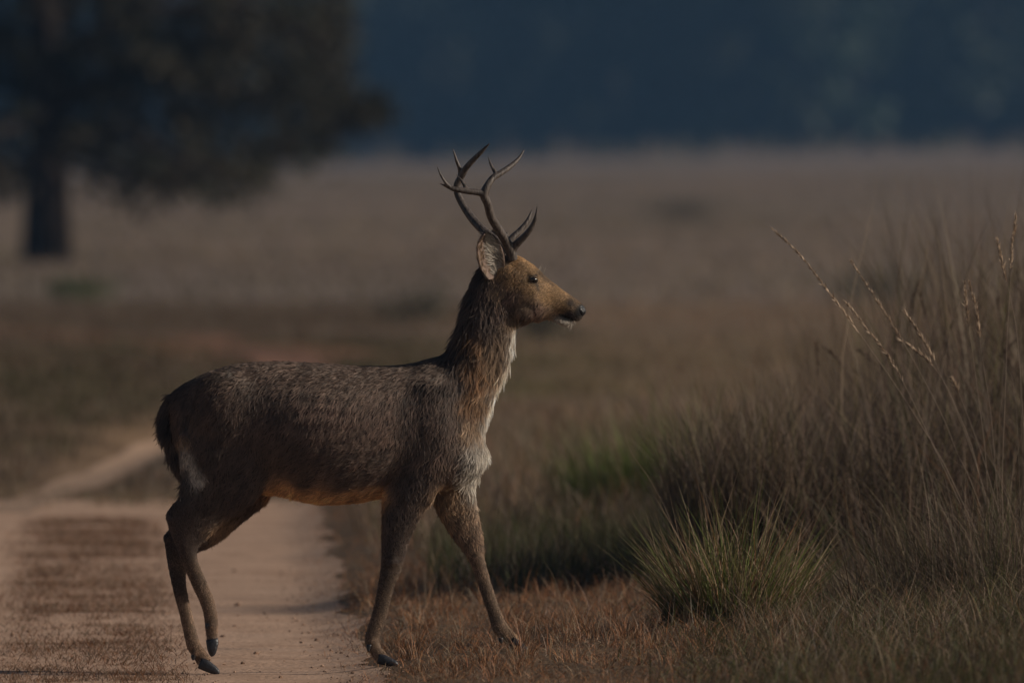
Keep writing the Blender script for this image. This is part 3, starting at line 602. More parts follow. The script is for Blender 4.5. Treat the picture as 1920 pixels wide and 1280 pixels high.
feet = [hoof(399, 1202, 404, 1227, 11.5, yn), hoof(381, 1247, 412, 1259, 11, yf), hoof(717, 1234, 748, 1240, 10, -.1045), hoof(966, 1208, 996, 1224, 10, .095)]
dew = [(391, 1166, yn, 389, 1176), (361, 1229, yf, 361, 1239), (692, 1206, -.1045, 691, 1219), (938, 1196, .095, 940, 1208)]
for f, dw in zip(feet, dew):
    for claw in f:
        V, F = join([claw]); link('hoof', mesh_np('hoof', V, F), m_hoof, deer)
    for q in (-1, 1):
        V, F, Tt = loft([(dw[0]-4, dw[1], dw[0]+6, dw[1], .006, dw[2]+q*.012), ((dw[0]+dw[3])/2-4, (dw[1]+dw[4])/2, (dw[0]+dw[3])/2+4, (dw[1]+dw[4])/2, .0055, dw[2]+q*.013), (dw[3]-1.5, dw[4], dw[3]+2, dw[4], .002, dw[2]+q*.013)], 10, 3)
        link('dewclaw', mesh_np('dewclaw', V, [F, Tt]), m_hoof, deer)
# whiskers and chin hairs
R, D = [], []
for k in range(26):
    R.append(P(RNG.uniform(1052, 1076), RNG.uniform(594, 604), RNG.uniform(-.02, .02))); D.append(np.array([RNG.uniform(-.3, .5), RNG.uniform(-.5, .5), -1]))
for k in range(7):
    R.append(P(RNG.uniform(1008, 1020), RNG.uniform(507, 514), RNG.choice([-.055, .055]))); D.append(np.array([RNG.uniform(.2, .8), 0, 1]))
R = np.array(R); D = np.array(D); D /= np.linalg.norm(D, axis=1)[:, None]; Q = np.cross(D, [0, 1, .1]); Q /= np.linalg.norm(Q, axis=1)[:, None]
make_hair('whisker', R, D, Q, np.full(len(R), .030), np.full(len(R), .1), np.full(len(R), .001), np.tile(C_CREAM*.7, (len(R), 1)), 1, body, m_coat, rad=(.0004, .0001))
print('deer', time.time()-T0, nv)
# ------------------------------------------------------------------ vegetation
def ground_at(px, py, z=0.0):
    D = FPX*(CAM_H-z)/(py-HOR); return (px-960)*D/FPX, D
def blades(root, h, w, az, lean, col, segs=4, face=None, curl=1.9, droop=0.0):
    """flat tapering ribbons; lean = sideways travel of the tip over the height"""
    n = len(root); h = np.broadcast_to(h, n).astype(float); w = np.broadcast_to(w, n).astype(float); lean = np.broadcast_to(lean, n); droop = np.broadcast_to(droop, n)
    ld = np.stack([np.cos(az), np.sin(az), np.zeros(n)], -1)
    fa = RNG.uniform(0, np.pi, n) if face is None else face
    wd = np.stack([np.cos(fa), np.sin(fa), np.zeros(n)], -1)
    ts = np.linspace(0, 1, segs+1)
    wig = RNG.normal(0, .05, (n, 1))*h[:, None]*np.stack([-np.sin(az), np.cos(az), np.zeros(n)], -1)
    L = np.sqrt(1+lean**2*.8)
    V = np.empty((n, 2*segs+1, 3))
    for i, t in enumerate(ts):
        c = root+ld*(h*lean/L*t**curl)[:, None]+np.array([0, 0, 1.0])*(h/L*(t-droop*t**3))[:, None]+wig*math.sin(t*4)
        hw = (w*.5*(1-t**1.6)*(.75+.5*min(1, t*4)*.5))[:, None]
        if i < segs: V[:, 2*i] = c-wd*hw; V[:, 2*i+1] = c+wd*hw
        else: V[:, 2*segs] = c
    o = (np.arange(n)*(2*segs+1))[:, None]
    Q = np.concatenate([o+np.array([2*i, 2*i+1, 2*i+3, 2*i+2]) for i in range(segs-1)])
    Tt = o+np.array([2*segs-2, 2*segs-1, 2*segs])
    C = np.repeat(col, 2*segs+1, axis=0)
    return V.reshape(-1, 3), Q, Tt, C
def cat_(parts):
    Vs, Qs, Ts, Cs, o = [], [], [], [], 0
    for V, Q, Tt, C in parts:
        Vs.append(V); Qs.append(Q+o); Ts.append(Tt+o); Cs.append(C); o += len(V)
    return np.vstack(Vs), [np.vstack(Qs), np.vstack(Ts)], np.vstack(Cs)
m_blade = tint_mat('grass_blade', .55, .25, .3)
m_dry = tint_mat('dry_grass_blade', .6, .25, .22)
def blade_obj(name, parts, mat, parent=None, kind='stuff'):
    V, F, C = cat_(parts); o = link(name, mesh_np(name, V, F, C, smooth=False), mat, parent)
    if kind: o['kind'] = kind
    return o
def mixcol(n, cols, p, var=.25):
    cols = np.array(cols); c = cols[RNG.choice(len(cols), n, p=np.array(p)/np.sum(p))]
    return np.clip(c*RNG.uniform(1-var, 1+var, n)[:, None]*RNG.uniform(.93, 1.07, (n, 3)), .01, .9)
def scatter(n, x0, x1, y0, y1, keep=None):
    x = RNG.uniform(x0, x1, n); y = RNG.uniform(y0, y1, n)
    if keep is not None:
        k = keep(x, y) > RNG.uniform(0, 1, n); x, y = x[k], y[k]
    return x, y, np.stack([x, y, ground_z(x, y)], -1)
def rel(x, y): return x-road_right(y)

# short reddish dry turf along the edge of the track
parts = []
x, y, r = scatter(100000, -1.6, 2.3, 48, 80, lambda x, y: smoothstep(-.22, .12, rel(x, y)+.25*(fbm(x, y, .35, 41)-.5))*(1-.75*smoothstep(1.2, 1.7, x-.0*y))*(.45+.55*(fbm(x, y, .3, 43) > .42))*np.where(y < 62, 1, .6))
n = len(x); tall = fbm(x, y, .5, 44)
parts.append(blades(r, RNG.uniform(.02, .10, n)*(.3+1.5*tall**1.5), RNG.uniform(.0018, .0046, n), RNG.uniform(0, 2*np.pi, n), RNG.uniform(.5, 5.0, n), mixcol(n, [REDBROWN*1.6, REDBROWN*.95, STRAW*1.0, DARKBR, GREY*.8], [.45, .2, .2, .12, .03])*(.7+.6*fbm(x, y, .25, 47))[:, None], 3))
x, y, r = scatter(2600, -1.0, 2.0, 53.5, 66, lambda x, y: smoothstep(.0, .4, rel(x, y)))
n = len(x)
parts.append(blades(r, RNG.uniform(.08, .22, n), RNG.uniform(.0014, .003, n), RNG.uniform(0, 2*np.pi, n), RNG.uniform(.1, 1.0, n), mixcol(n, [REDBROWN*1.3, STRAW, GREY], [.5, .3, .2]), 4))
x, y, r = scatter(30000, -1.0, 2.2, 50, 66, lambda x, y: smoothstep(-.15, .2, rel(x, y))*(.25+.75*smoothstep(.4, .6, fbm(x, y, .3, 46)))*(1-.7*smoothstep(1.0, 1.6, x)))
n = len(x); r[:, 2] += RNG.uniform(.0, .03, n)
parts.append(blades(r, RNG.uniform(.04, .15, n), RNG.uniform(.002, .0045, n), RNG.uniform(0, 2*np.pi, n), RNG.uniform(2.0, 7.0, n), mixcol(n, [STRAW*1.3, REDBROWN*1.2, STRAW*.8, DARKBR], [.4, .25, .2, .15]), 3, droop=RNG.uniform(0, .6, n)))
nc = 190; cx, cy_, cr = scatter(nc*3, -.85, 1.6, 52.5, 66, lambda x, y: smoothstep(-.05, .3, rel(x, y))*.8*(1-.6*smoothstep(1.0, 1.5, x)))
k = RNG.integers(0, len(cx), 15000); q = np.abs(RNG.normal(0, .035, len(k))); a = RNG.uniform(0, 2*np.pi, len(k)); x = cx[k]+q*np.cos(a); y = cy_[k]+q*np.sin(a)
hk = RNG.uniform(.05, .16, len(cx))[k]
parts.append(blades(np.stack([x, y, ground_z(x, y)], -1), hk*RNG.uniform(.5, 1.15, len(k)), RNG.uniform(.0018, .004, len(k)), a, .3+14*q*RNG.uniform(.5, 1.5, len(k)), mixcol(len(k), [REDBROWN*1.6, STRAW*1.05, REDBROWN, DARKBR], [.4, .27, .2, .13])*RNG.uniform(.7, 1.25, len(cx))[k][:, None], 4, droop=RNG.uniform(0, .7, len(k))))
tag(blade_obj('dry_turf', parts, m_dry), kind='stuff')
# straw litter and low tufts between the two wheel ruts
def rut_mid(y): return -1.63-.0285*(y-54.5)
def median(x, y):
    e = 1-np.abs(x-rut_mid(y))/(.46+.16*(fbm(y, x*0, 1.5, 61)-.5))
    return np.clip(e*2.0, 0, 1)*smoothstep(.22, .62, .6*fbm(x*1.0, y*.5, .34, 62)+.4*fbm(x, y, .12, 63))*smoothstep(80, 77, y)
x, y, r = scatter(240000, -3.6, -.8, 53, 80, median)
n = len(x)
parts = [blades(r, RNG.uniform(.018, .06, n), RNG.uniform(.002, .0045, n), RNG.uniform(0, 2*np.pi, n), RNG.uniform(.6, 3.0, n), mixcol(n, [REDBROWN*1.0, STRAW*.7, DARKBR, REDBROWN*.65], [.35, .22, .25, .18]), 3)]
x, y, r = scatter(4000, -2.2, -1.1, 53.2, 57, lambda x, y: smoothstep(.25, .6, fbm(x, y*.5, .35, 66))*.6)
n = len(x)
parts.append(blades(r, RNG.uniform(.008, .02, n), RNG.uniform(.0015, .003, n), RNG.uniform(0, 2*np.pi, n), RNG.uniform(2, 5, n), mixcol(n, [STRAW, REDBROWN, STRAW*.7], [.4, .4, .2]), 3))
x, y, r = scatter(14000, -4.8, -.9, 80.4, 84.6, lambda x, y: smoothstep(.4, .62, fbm(x, y*.5, .5, 68))*smoothstep(80.2, 82.6, y)*(.15+.85*(np.abs(x+2.75) > .35)))
n = len(x)
parts.append(blades(r, RNG.uniform(.03, .11, n), RNG.uniform(.003, .007, n), RNG.uniform(0, 2*np.pi, n), RNG.uniform(.3, 1.5, n), mixcol(n, [STRAW*.8, OLIVE, GREY], [.4, .3, .3]), 3))
blade_obj('track_litter', parts, m_dry)

# green-grey meadow grass, front right
parts = []
x, y, r = scatter(60000, .35, 3.4, 46.5, 64, lambda x, y: smoothstep(.42, .95, x+.35*(fbm(x, y, .5, 51)-.5))*np.where(y < 58, 1, .7))
n = len(x); hh = (.05+1.5*fbm(x, y, .3, 52)**1.3)*smoothstep(.2, 1.3, x)
parts.append(blades(r, RNG.uniform(.07, .34, n)*(.5+.8*hh), RNG.uniform(.0018, .0052, n), RNG.uniform(0, 2*np.pi, n), RNG.uniform(.2, 2.8, n), mixcol(n, [GREEN*.8, OLIVE*.8, GREY*.7, STRAW*.7, REDBROWN*.6, DARKBR*.8], [.3, .28, .08, .12, .12, .1], .5), 5, droop=RNG.uniform(0, 1.0, n)))
x, y, r = scatter(5200, .9, 3.4, 50, 60)
n = len(x)
parts.append(blades(r, RNG.uniform(.2, .46, n), RNG.uniform(.0015, .003, n), RNG.uniform(0, 2*np.pi, n), RNG.uniform(.3, 1.9, n), mixcol(n, [GREY*1.1, STRAW*1.1, OLIVE], [.4, .35, .25]), 7, droop=RNG.uniform(0, 1.1, n)))
blade_obj('meadow_grass', parts, m_blade)

# low greens and greyish growth behind the deer
parts = []
x, y, r = scatter(22000, -.4, 1.6, 62, 71, lambda x, y: smoothstep(.25, .7, rel(x, y))*(.3+.7*fbm(x, y, .5, 71)))
n = len(x); parts.append(blades(r, RNG.uniform(.08, .30, n)*(.5+.8*fbm(x, y, .6, 72)), RNG.uniform(.003, .007, n), RNG.uniform(0, 2*np.pi, n), RNG.uniform(.1, 1.2, n), mixcol(n, [GREEN*.8, OLIVE*.8, GREY*.8, DARKBR], [.45, .25, .15, .15]), 3))
x, y, r = scatter(30000, -1.5, 2.6, 69, 96, lambda x, y: smoothstep(.1, .5, x-np.where(y < 84, road_right(y), -1.0))*(.35+.65*(fbm(x, y, .8, 73))))
n = len(x); g = fbm(x, y, 1.2, 74)[:, None]
parts.append(blades(r, RNG.uniform(.12, .40, n)*(.5+.8*fbm(x, y, .9, 75)), RNG.uniform(.004, .010, n), RNG.uniform(0, 2*np.pi, n), RNG.uniform(.1, 1.0, n), mixcol(n, [GREY, STRAW*.8, REDBROWN, OLIVE], [.4, .25, .15, .2])*(1-.0*g), 3))
blade_obj('roadside_grass', parts, m_dry)

# tall brown grass, right and behind
parts = []
x, y, r = scatter(60000, .6, 8, 61, 84, lambda x, y: smoothstep(.9, 1.9, x-(y-62)*.000+1.2*(fbm(x, y, 1.1, 81)-.5))*np.where(x > 3.6, .5, 1))
n = len(x); hh = .55+.75*fbm(x, y, .9, 82)
parts.append(blades(r, (RNG.uniform(.35, 1.0, n)+.25*smoothstep(1.6, 3, x))*hh*(.55+.5*smoothstep(.8, 2.4, x)), RNG.uniform(.0025, .006, n), RNG.uniform(0, 2*np.pi, n), RNG.uniform(.03, .75, n), mixcol(n, [DARKBR*1.3, GREY*.8, REDBROWN*.9, OLIVE*.75, STRAW*.75], [.38, .22, .18, .14, .08]), 4, droop=RNG.uniform(0, .35, n)))
x, y, r = scatter(1300, 1.3, 7, 62, 82)
n = len(x)
parts.append(blades(r, RNG.uniform(1.0, 1.55, n)*(.7+.3*smoothstep(1.2, 2.5, x)), RNG.uniform(.004, .008, n), RNG.uniform(0, 2*np.pi, n), RNG.uniform(.05, .5, n), mixcol(n, [DARKBR, GREY*.7, DARKBR*.7], [.4, .3, .3]), 5))
x, y, r = scatter(15000, .7, 2.6, 61.6, 66, lambda x, y: smoothstep(.65, 1.5, x+.5*(fbm(x, y, .35, 84)-.5))*smoothstep(.3, .62, fbm(x, y, .32, 85)))
n = len(x)
parts.append(blades(r, RNG.uniform(.25, 1.3, n)*(.5+.5*smoothstep(.8, 1.6, x)), RNG.uniform(.003, .006, n), RNG.uniform(0, 2*np.pi, n), RNG.uniform(.05, .8, n), mixcol(n, [DARKBR*1.25, GREY*.85, OLIVE*.9, STRAW*.85], [.36, .22, .18, .24], .45), 5, droop=RNG.uniform(0, .5, n)))
x, y, r = scatter(6000, 1.5, 4.6, 62, 80, lambda x, y: smoothstep(1.6, 2.9, x+.2-(y-62)*.01))
n = len(x)
parts.append(blades(r, RNG.uniform(1.0, 1.95, n), RNG.uniform(.004, .011, n), RNG.uniform(0, 2*np.pi, n), RNG.uniform(.05, .45, n), mixcol(n, [DARKBR*1.2, STRAW*.7, OLIVE*.9], [.45, .35, .2]), 6, droop=RNG.uniform(0, .25, n)))
x, y, r = scatter(6500, .72, 1.25, 61.7, 63.1, lambda x, y: smoothstep(.70, .85, x))
n = len(x)
parts.append(blades(r, RNG.uniform(.45, 1.05, n), RNG.uniform(.003, .007, n), RNG.uniform(0, 2*np.pi, n), RNG.uniform(.05, .5, n), mixcol(n, [DARKBR*1.2, GREY*.95, STRAW*.8, OLIVE*.9], [.3, .3, .2, .2], .4), 5, droop=RNG.uniform(0, .4, n)))
blade_obj('tall_grass', parts, m_dry)

# the open field
parts = []
def offpath(x, y): return smoothstep(.25, .42, np.abs(path_d(x, y)))
x, y, r = scatter(220000, -8, 8, 84, 190, lambda x, y: (np.abs(x) < 1.5+y*.042)*offpath(x, y)*(.4+.6*fbm(x, y, 3, 101)))
n = len(x); ol = smoothstep(.35, .6, fbm(x, y*.4, 3, 102))*smoothstep(190, 120, y)*(1-.65*smoothstep(-.005, .012, x/y))
c = mixcol(n, [STRAW*.9, GREY, REDBROWN*1.1, STRAW*.8], [.3, .4, .15, .15], .15)*(1-ol[:, None])+mixcol(n, [OLIVE, GREEN, OLIVE*.8, GREY], [.5, .2, .2, .1], .15)*ol[:, None]
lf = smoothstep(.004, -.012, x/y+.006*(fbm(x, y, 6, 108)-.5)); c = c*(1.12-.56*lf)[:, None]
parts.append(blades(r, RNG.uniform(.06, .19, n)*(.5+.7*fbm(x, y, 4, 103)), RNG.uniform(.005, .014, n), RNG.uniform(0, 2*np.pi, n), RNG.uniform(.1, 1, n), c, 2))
x, y, r = scatter(170000, -40, 40, 190, 900, lambda x, y: (np.abs(x) < 2+y*.05))
n = len(x); ol = smoothstep(.45, .65, fbm(x, y*.35, 9, 105))[:, None]
c = mixcol(n, [STRAW*.85, GREY*1.05, STRAW*.9], [.4, .4, .2], .12)*(1-.6*ol)+OLIVE*.6*ol
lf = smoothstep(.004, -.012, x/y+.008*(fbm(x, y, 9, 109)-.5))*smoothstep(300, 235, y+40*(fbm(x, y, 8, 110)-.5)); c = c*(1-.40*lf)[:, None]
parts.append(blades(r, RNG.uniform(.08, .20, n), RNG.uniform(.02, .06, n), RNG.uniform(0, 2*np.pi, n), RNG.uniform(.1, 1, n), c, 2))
blade_obj('field_grass', parts, m_dry)

# ---- the green bunch grass in front, right
def tuft(name, label, cat, px, py, z, rad, n, hlo, hhi, cols, p, leanmax, wlo, whi, segs=5, mat=None, D=None):
    X, Dd = ground_at(px, py, z)
    if D: Dd = D; X = (px-960)*D/FPX
    e = empty(name, (X, Dd, float(ground_z(X, Dd))), label, cat)
    a = RNG.uniform(0, 2*np.pi, n); q = np.sqrt(RNG.uniform(0, 1, n)); rx = rad*q*np.cos(a); ry = rad*.6*q*np.sin(a)
    r = np.stack([X+rx, Dd+ry, ground_z(X+rx, Dd+ry)-.01], -1)
    out = np.arctan2(ry+RNG.normal(0, rad*.25, n), rx+RNG.normal(0, rad*.25, n))
    h = RNG.uniform(hlo, hhi, n)*(1.05-.35*q)
    blade_obj('blades', [blades(r, h, RNG.uniform(wlo, whi, n), out, leanmax*(.15+.85*q)*RNG.uniform(.3, 1.1, n), mixcol(n, cols, p), segs, curl=1.35, droop=RNG.uniform(0, 1, n)**2.5*.6)], mat or m_blade, e)
    return e, X, Dd
GRN = np.array((.13, .155, .04))
e, X, D = tuft('grass_tuft', 'bushy green bunch of grass with straw coloured tips at the edge of the dry turf', 'grass tuft', 1372, 1200, .09, .25, 1900, .14, .74, [GRN, OLIVE*1.4, STRAW*1.5, REDBROWN*1.2, GREEN], [.34, .2, .28, .1, .08], 1.05, .0026, .0058)
n = 900; a = RNG.uniform(0, 2*np.pi, n); q = RNG.uniform(.2, 1.2, n); rx = .21*q*np.cos(a); ry = .14*q*np.sin(a)
blade_obj('dead_leaves', [blades(np.stack([X+rx, D+ry, ground_z(X+rx, D+ry)], -1), RNG.uniform(.08, .2, n), RNG.uniform(.002, .004, n), a, RNG.uniform(.5, 2, n), mixcol(n, [REDBROWN*.8, DARKBR*.8, STRAW*.7], [.5, .3, .2]), 4, droop=RNG.uniform(.1, .5, n))], m_dry, e)
def stem(name, pts, r, parent, mat, col, D):
    """a thin round stalk through photo pixels at distance D"""
    V, F, Tt = [], [], []
    k = D/FPX
    A = np.array(pts, float); c = np.stack([(A[:, 0]-960)*k, np.full(len(A), D)+A[:, 2], CAM_H-(A[:, 1]-HOR)*k], -1)
    m = len(c); tt = np.linspace(0, m-1, (m-1)*5+1); B = np.empty((len(tt), 3))
    for q in range(3):
        p = c[:, q]; pe = np.concatenate([[2*p[0]-p[1]], p, [2*p[-1]-p[-2]]]); i = np.minimum(tt.astype(int), m-2); f = tt-i
        p0, p1, p2, p3 = pe[i], pe[i+1], pe[i+2], pe[i+3]
        B[:, q] = .5*((2*p1)+(-p0+p2)*f+(2*p0-5*p1+4*p2-p3)*f*f+(-p0+3*p1-3*p2+p3)*f**3)
    t = np.gradient(B, axis=0); t /= np.linalg.norm(t, axis=1)[:, None]; u = np.cross(t, [0, 1, .05]); u /= np.linalg.norm(u, axis=1)[:, None]; v = np.cross(t, u)
    n_ = 5; a = np.linspace(0, 2*np.pi, n_, endpoint=False); rr = np.linspace(r, r*.45, len(B))
    V = (B[:, None]+rr[:, None, None]*(u[:, None]*np.cos(a)[None, :, None]+v[:, None]*np.sin(a)[None, :, None])).reshape(-1, 3)
    M = len(B); i = (np.arange(M-1)[:, None]*n_+np.arange(n_)).ravel(); j = (np.arange(M-1)[:, None]*n_+(np.arange(n_)+1) % n_).ravel()
    o = link(name, mesh_np(name, V, np.stack([i, j, j+n_, i+n_], -1), np.tile(col, (len(V), 1))), mat, parent)
    return o, B, t
for pts in ([(1300, 1150, 0), (1262, 990, 0), (1222, 905, .02), (1185, 850, .03), (1172, 812, .03)], [(1330, 1150, 0), (1315, 960, 0), (1303, 862, 0)], [(1370, 1150, 0), (1372, 980, 0), (1373, 870, 0)], [(1400, 1150, .02), (1420, 960, .02), (1435, 862, .02)], [(1430, 1150, 0), (1465, 990, 0), (1487, 885, 0)],
            [(1450, 1150, 0), (1520, 985, 0), (1546, 908, 0)], [(1460, 1150, 0), (1550, 935, .02), (1596, 898, .02), (1612, 925, .02), (1608, 950, .02)], [(1270, 1130, 0), (1205, 1035, 0), (1165, 982, 0)], [(1320, 1150, 0), (1198, 980, 0), (1190, 945, 0), (1205, 940, 0)], [(1350, 1150, 0), (1345, 1000, 0), (1325, 964, 0), (1366, 950, 0)]):
    stem('stem', pts, .0011, e, m_blade, STRAW*RNG.uniform(.7, 1.2), D)

# ---- the tall seeding clump at the right edge
SD = 57.2
Xc = (1850-960)*SD/FPX
cl = empty('seeding_grass_clump', (Xc, SD, float(ground_z(Xc, SD))), 'tall pale dry grass clump with long leaning seed stalks at the right edge', 'grass clump')
n = 2600; rx = RNG.normal(0, .30, n); ry = RNG.normal(0, .22, n)
r = np.stack([Xc+rx, SD+ry, ground_z(Xc+rx, SD+ry)], -1)
side = np.arctan2(RNG.normal(0, .6, n)+ry, rx*1.2-.15+RNG.normal(0, .25, n))
blade_obj('blades', [blades(r, RNG.uniform(.25, .85, n), RNG.uniform(.0015, .0034, n), side, RNG.uniform(.1, 1.3, n), mixcol(n, [GREY*.95, STRAW*.85, DARKBR*1.2, OLIVE*.8, GREEN*.8], [.32, .22, .22, .12, .12]), 6, droop=RNG.uniform(0, .55, n))], m_dry, cl)
STALKS = [([(1850, 1040, 0), (1783, 895, 0), (1750, 834, 0), (1698, 750, 0), (1647, 675, 0), (1590, 595, 0), (1544, 534, 0), (1500, 478, 0), (1450, 431, 0)], .42),
    ([(1880, 1060, .03), (1820, 900, .03), (1797, 853, .03), (1769, 783, .03), (1731, 708, .03), (1689, 633, .03), (1647, 567, .03), (1598, 492, .03)], .33),
    ([(1840, 1030, -.03), (1769, 876, -.03), (1745, 825, -.03), (1708, 745, -.03), (1670, 675, -.03), (1628, 619, -.03), (1587, 567, -.03)], .45),
    ([(1890, 1060, .05), (1825, 853, .05), (1797, 778, .05), (1773, 722, .05), (1750, 670, .05), (1726, 628, .05), (1696, 583, .05)], .36),
    ([(1870, 1050, .08), (1830, 860, .08), (1792, 760, .08), (1769, 712, .08), (1740, 675, .08), (1705, 647, .08)], .3),
    ([(1880, 1040, -.05), (1879, 886, -.05), (1883, 769, -.05), (1888, 628, -.05), (1893, 544, -.05), (1897, 464, -.05), (1904, 405, -.05)], .26),
    ([(1930, 1040, .06), (1920, 800, .06), (1909, 637, .06), (1898, 570, .06), (1883, 506, .06), (1871, 450, .06)], .3),
    ([(1860, 1040, .1), (1849, 850, .1), (1839, 769, .1), (1827, 675, .1), (1815, 590, .1), (1810, 534, .1)], .3),
    ([(1880, 1040, .12), (1862, 800, .12), (1848, 698, .12), (1839, 637, .12), (1832, 581, .12), (1819, 530, .12)], .4),
    ([(1900, 1060, .0), (1850, 880, .0), (1815, 780, .0), (1795, 730, .0), (1786, 712, 0)], .3)]
def seed_head(B, t, f0, parent, col, n=300, D=SD):
    L = len(B); i0 = int(L*(1-f0)); n = int(n*f0*2.2)
    u = RNG.uniform(0, 1, n)**.85; s = i0+u*(L-1-i0); i = np.minimum(s.astype(int), L-2); f = (s-i)[:, None]
    p = B[i]*(1-f)+B[i+1]*f; tg = t[i]
    d = tg+RNG.normal(0, .22, (n, 3)); d /= np.linalg.norm(d, axis=1)[:, None]
    ln = RNG.uniform(.014, .040, n)*(1.15-.5*u); w = RNG.uniform(.0012, .0028, n)
    wd = np.cross(d, RNG.normal(0, 1, (n, 3))); wd /= np.linalg.norm(wd, axis=1)[:, None]
    V = np.stack([p, p+d*(ln*.4)[:, None]-wd*w[:, None], p+d*(ln*.4)[:, None]+wd*w[:, None], p+d*ln[:, None]], 1).reshape(-1, 3)
    o = (np.arange(n)*4)[:, None]
    F = np.concatenate([o+np.array([0, 1, 2]), o+np.array([1, 3, 2])])
    C = np.repeat(np.tile(col, (n, 1))*RNG.uniform(.7, 1.3, n)[:, None], 4, 0)
    return link('seed_head', mesh_np('seed_head', V, F, C, smooth=False), m_dry, parent)
for pts, f0 in STALKS:
    o, B, t = stem('stalk', pts, .0017, cl, m_dry, np.array((.30, .225, .165))*RNG.uniform(.8, 1.15), SD)
    seed_head(B, t, f0, o, np.array((.42, .31, .22)))
for pts in ([(1890, 1040, 0), (1830, 900, 0), (1700, 812, 0), (1590, 790, 0)], [(1915, 1000, 0), (1905, 760, 0), (1886, 684, 0), (1839, 655, 0), (1783, 675, 0)], [(1870, 1050, 0), (1800, 935, 0), (1690, 880, 0), (1640, 905, 0)], [(1930, 1010, 0), (1850, 850, 0), (1780, 795, 0), (1720, 830, 0)], [(1900, 1050, 0), (1760, 900, 0), (1640, 835, 0), (1560, 770, .1)], [(1900, 1030, .1), (1840, 760, .1), (1800, 660, .1)], [(1925, 1000, .1), (1915, 720, .1), (1918, 600, .1)],
            [(1880, 1040, .1), (1875, 800, .1), (1890, 700, .1)], [(1850, 1060, -.1), (1740, 960, -.1), (1640, 935, -.1)], [(1840, 1080, -.1), (1770, 960, -.1), (1735, 920, -.1)]):
    stem('stalk', pts, .0011, cl, m_dry, GREY*RNG.uniform(.8, 1.3), SD)
# a darker, softer clump with drooping heads further back
SD2 = 64.0; X2 = (1760-960)*SD2/FPX
c2 = empty('seeding_grass_clump', (X2, SD2, float(ground_z(X2, SD2))), 'darker blurred clump of drooping brown seed heads behind the pale stalks', 'grass clump')
n = 900; rx = RNG.normal(0, .3, n); ry = RNG.normal(0, .3, n)
blade_obj('blades', [blades(np.stack([X2+rx, SD2+ry, ground_z(X2+rx, SD2+ry)], -1), RNG.uniform(.4, 1.0, n), RNG.uniform(.002, .004, n), np.arctan2(ry, rx), RNG.uniform(.1, .8, n), mixcol(n, [DARKBR, GREY*.7], [.6, .4]), 5)], m_dry, c2)
for pts in ([(1700, 950, 0), (1690, 740, 0), (1706, 590, 0), (1722, 530, 0)], [(1760, 950, 0), (1750, 680, 0), (1738, 600, 0), (1726, 553, 0)], [(1660, 950, 0), (1670, 720, 0), (1640, 680, 0), (1610, 655, 0)], [(1790, 950, 0), (1785, 700, 0), (1772, 630, 0)], [(1720, 950, 0), (1640, 730, 0), (1590, 690, 0), (1545, 650, 0)], [(1500, 980, .3), (1440, 830, .3), (1390, 785, .3), (1335, 788, .3)], [(1820, 960, 0), (1850, 720, 0), (1900, 640, 0)], [(1560, 960, 0), (1540, 760, 0), (1530, 640, 0)], [(1900, 960, 0), (1880, 640, 0), (1870, 560, 0)]):
    o, B, t = stem('stalk', pts, .0036, c2, m_dry, DARKBR*1.2, SD2); seed_head(B, t, .35, o, DARKBR*1.6, 200, SD2)
# blurred bright green bunch further back
tuft('grass_tuft', 'bright green soft grass bunch growing behind the front tuft, out of focus', 'grass tuft', 1258, 960, 0, .60, 1500, .25, .85, [np.array((.12, .17, .035)), GRN*1.05, OLIVE*1.1], [.5, .3, .2], .55, .004, .009, 4, D=74)
# stray stems by the raised front hoof
st = empty('bare_straw', (.28, 55.3, float(ground_z(.28, 55.3))), 'thin bare stem leaning left in the dry turf by the front hoof', 'straw')
stem('stalk', [(1076, 1215, 0), (1060, 1150, 0), (1040, 1085, 0), (1022, 1055, 0)], .0011, st, m_dry, STRAW*.8, 55.3)

# ---- stones on the track
m_stone = tint_mat('stone', .85, .15, 0, 120, .3, .4)
def stone_mesh(sz, seed):
    bm = bmesh.new(); bmesh.ops.create_icosphere(bm, subdivisions=2, radius=1)
    rg = np.random.default_rng(seed); s = np.array((1, rg.uniform(.7, 1.1), rg.uniform(.55, .8)))
    for v in bm.verts:
        q = 1+.45*mnoise.noise(v.co*1.4+Vector((seed*3.1, 0, 0)))+.15*mnoise.noise(v.co*3.5+Vector((seed*7.7, 0, 0)))
        v.co = Vector(v.co*q)*sz; v.co.x *= s[0]; v.co.y *= s[1]; v.co.z *= s[2]
    me = bpy.data.meshes.new('pebble'); bm.to_mesh(me); bm.free()
    a = me.attributes.new('tint', 'FLOAT_COLOR', 'POINT'); c = np.array((.24, .15, .10))*rg.uniform(.6, 1.3)
    a.data.foreach_set('color', np.tile(np.append(c, 1), len(me.vertices)).astype(np.float32)); me.materials.append(m_stone)
    return me
stones = [stone_mesh(1.0, s) for s in range(5)]
for k, (px, py, d) in enumerate([(319, 1228, 13), (455, 1248, 9), (480, 1231, 11), (439, 1076, 9), (446, 1135, 12), (417, 1196, 9), (593, 1207, 9), (54, 1187, 11), (23, 1192, 10), (569, 1173, 8), (496, 1154, 7), (661, 1270, 9), (526, 1272, 10), (325, 1255, 8), (580, 1190, 7), (640, 1232, 7)]):
    x, D = ground_at(px, py); o = bpy.data.objects.new('pebble', stones[k % 5]); COL.objects.link(o)
    s = d*D/FPX*.5; o.scale = (s, s, s); o.rotation_euler = (0, 0, k*1.7); o.location = (x, D, float(ground_z(x, D))+.006+s*.25)
    tag(o, 'small rough brown stone lying loose on the bare sandy track', 'stone', 'stones scattered on the sandy track')
n = 5200; x = RNG.uniform(-2.4, -.3, n); y = 53+RNG.uniform(0, 1, n)**1.6*16
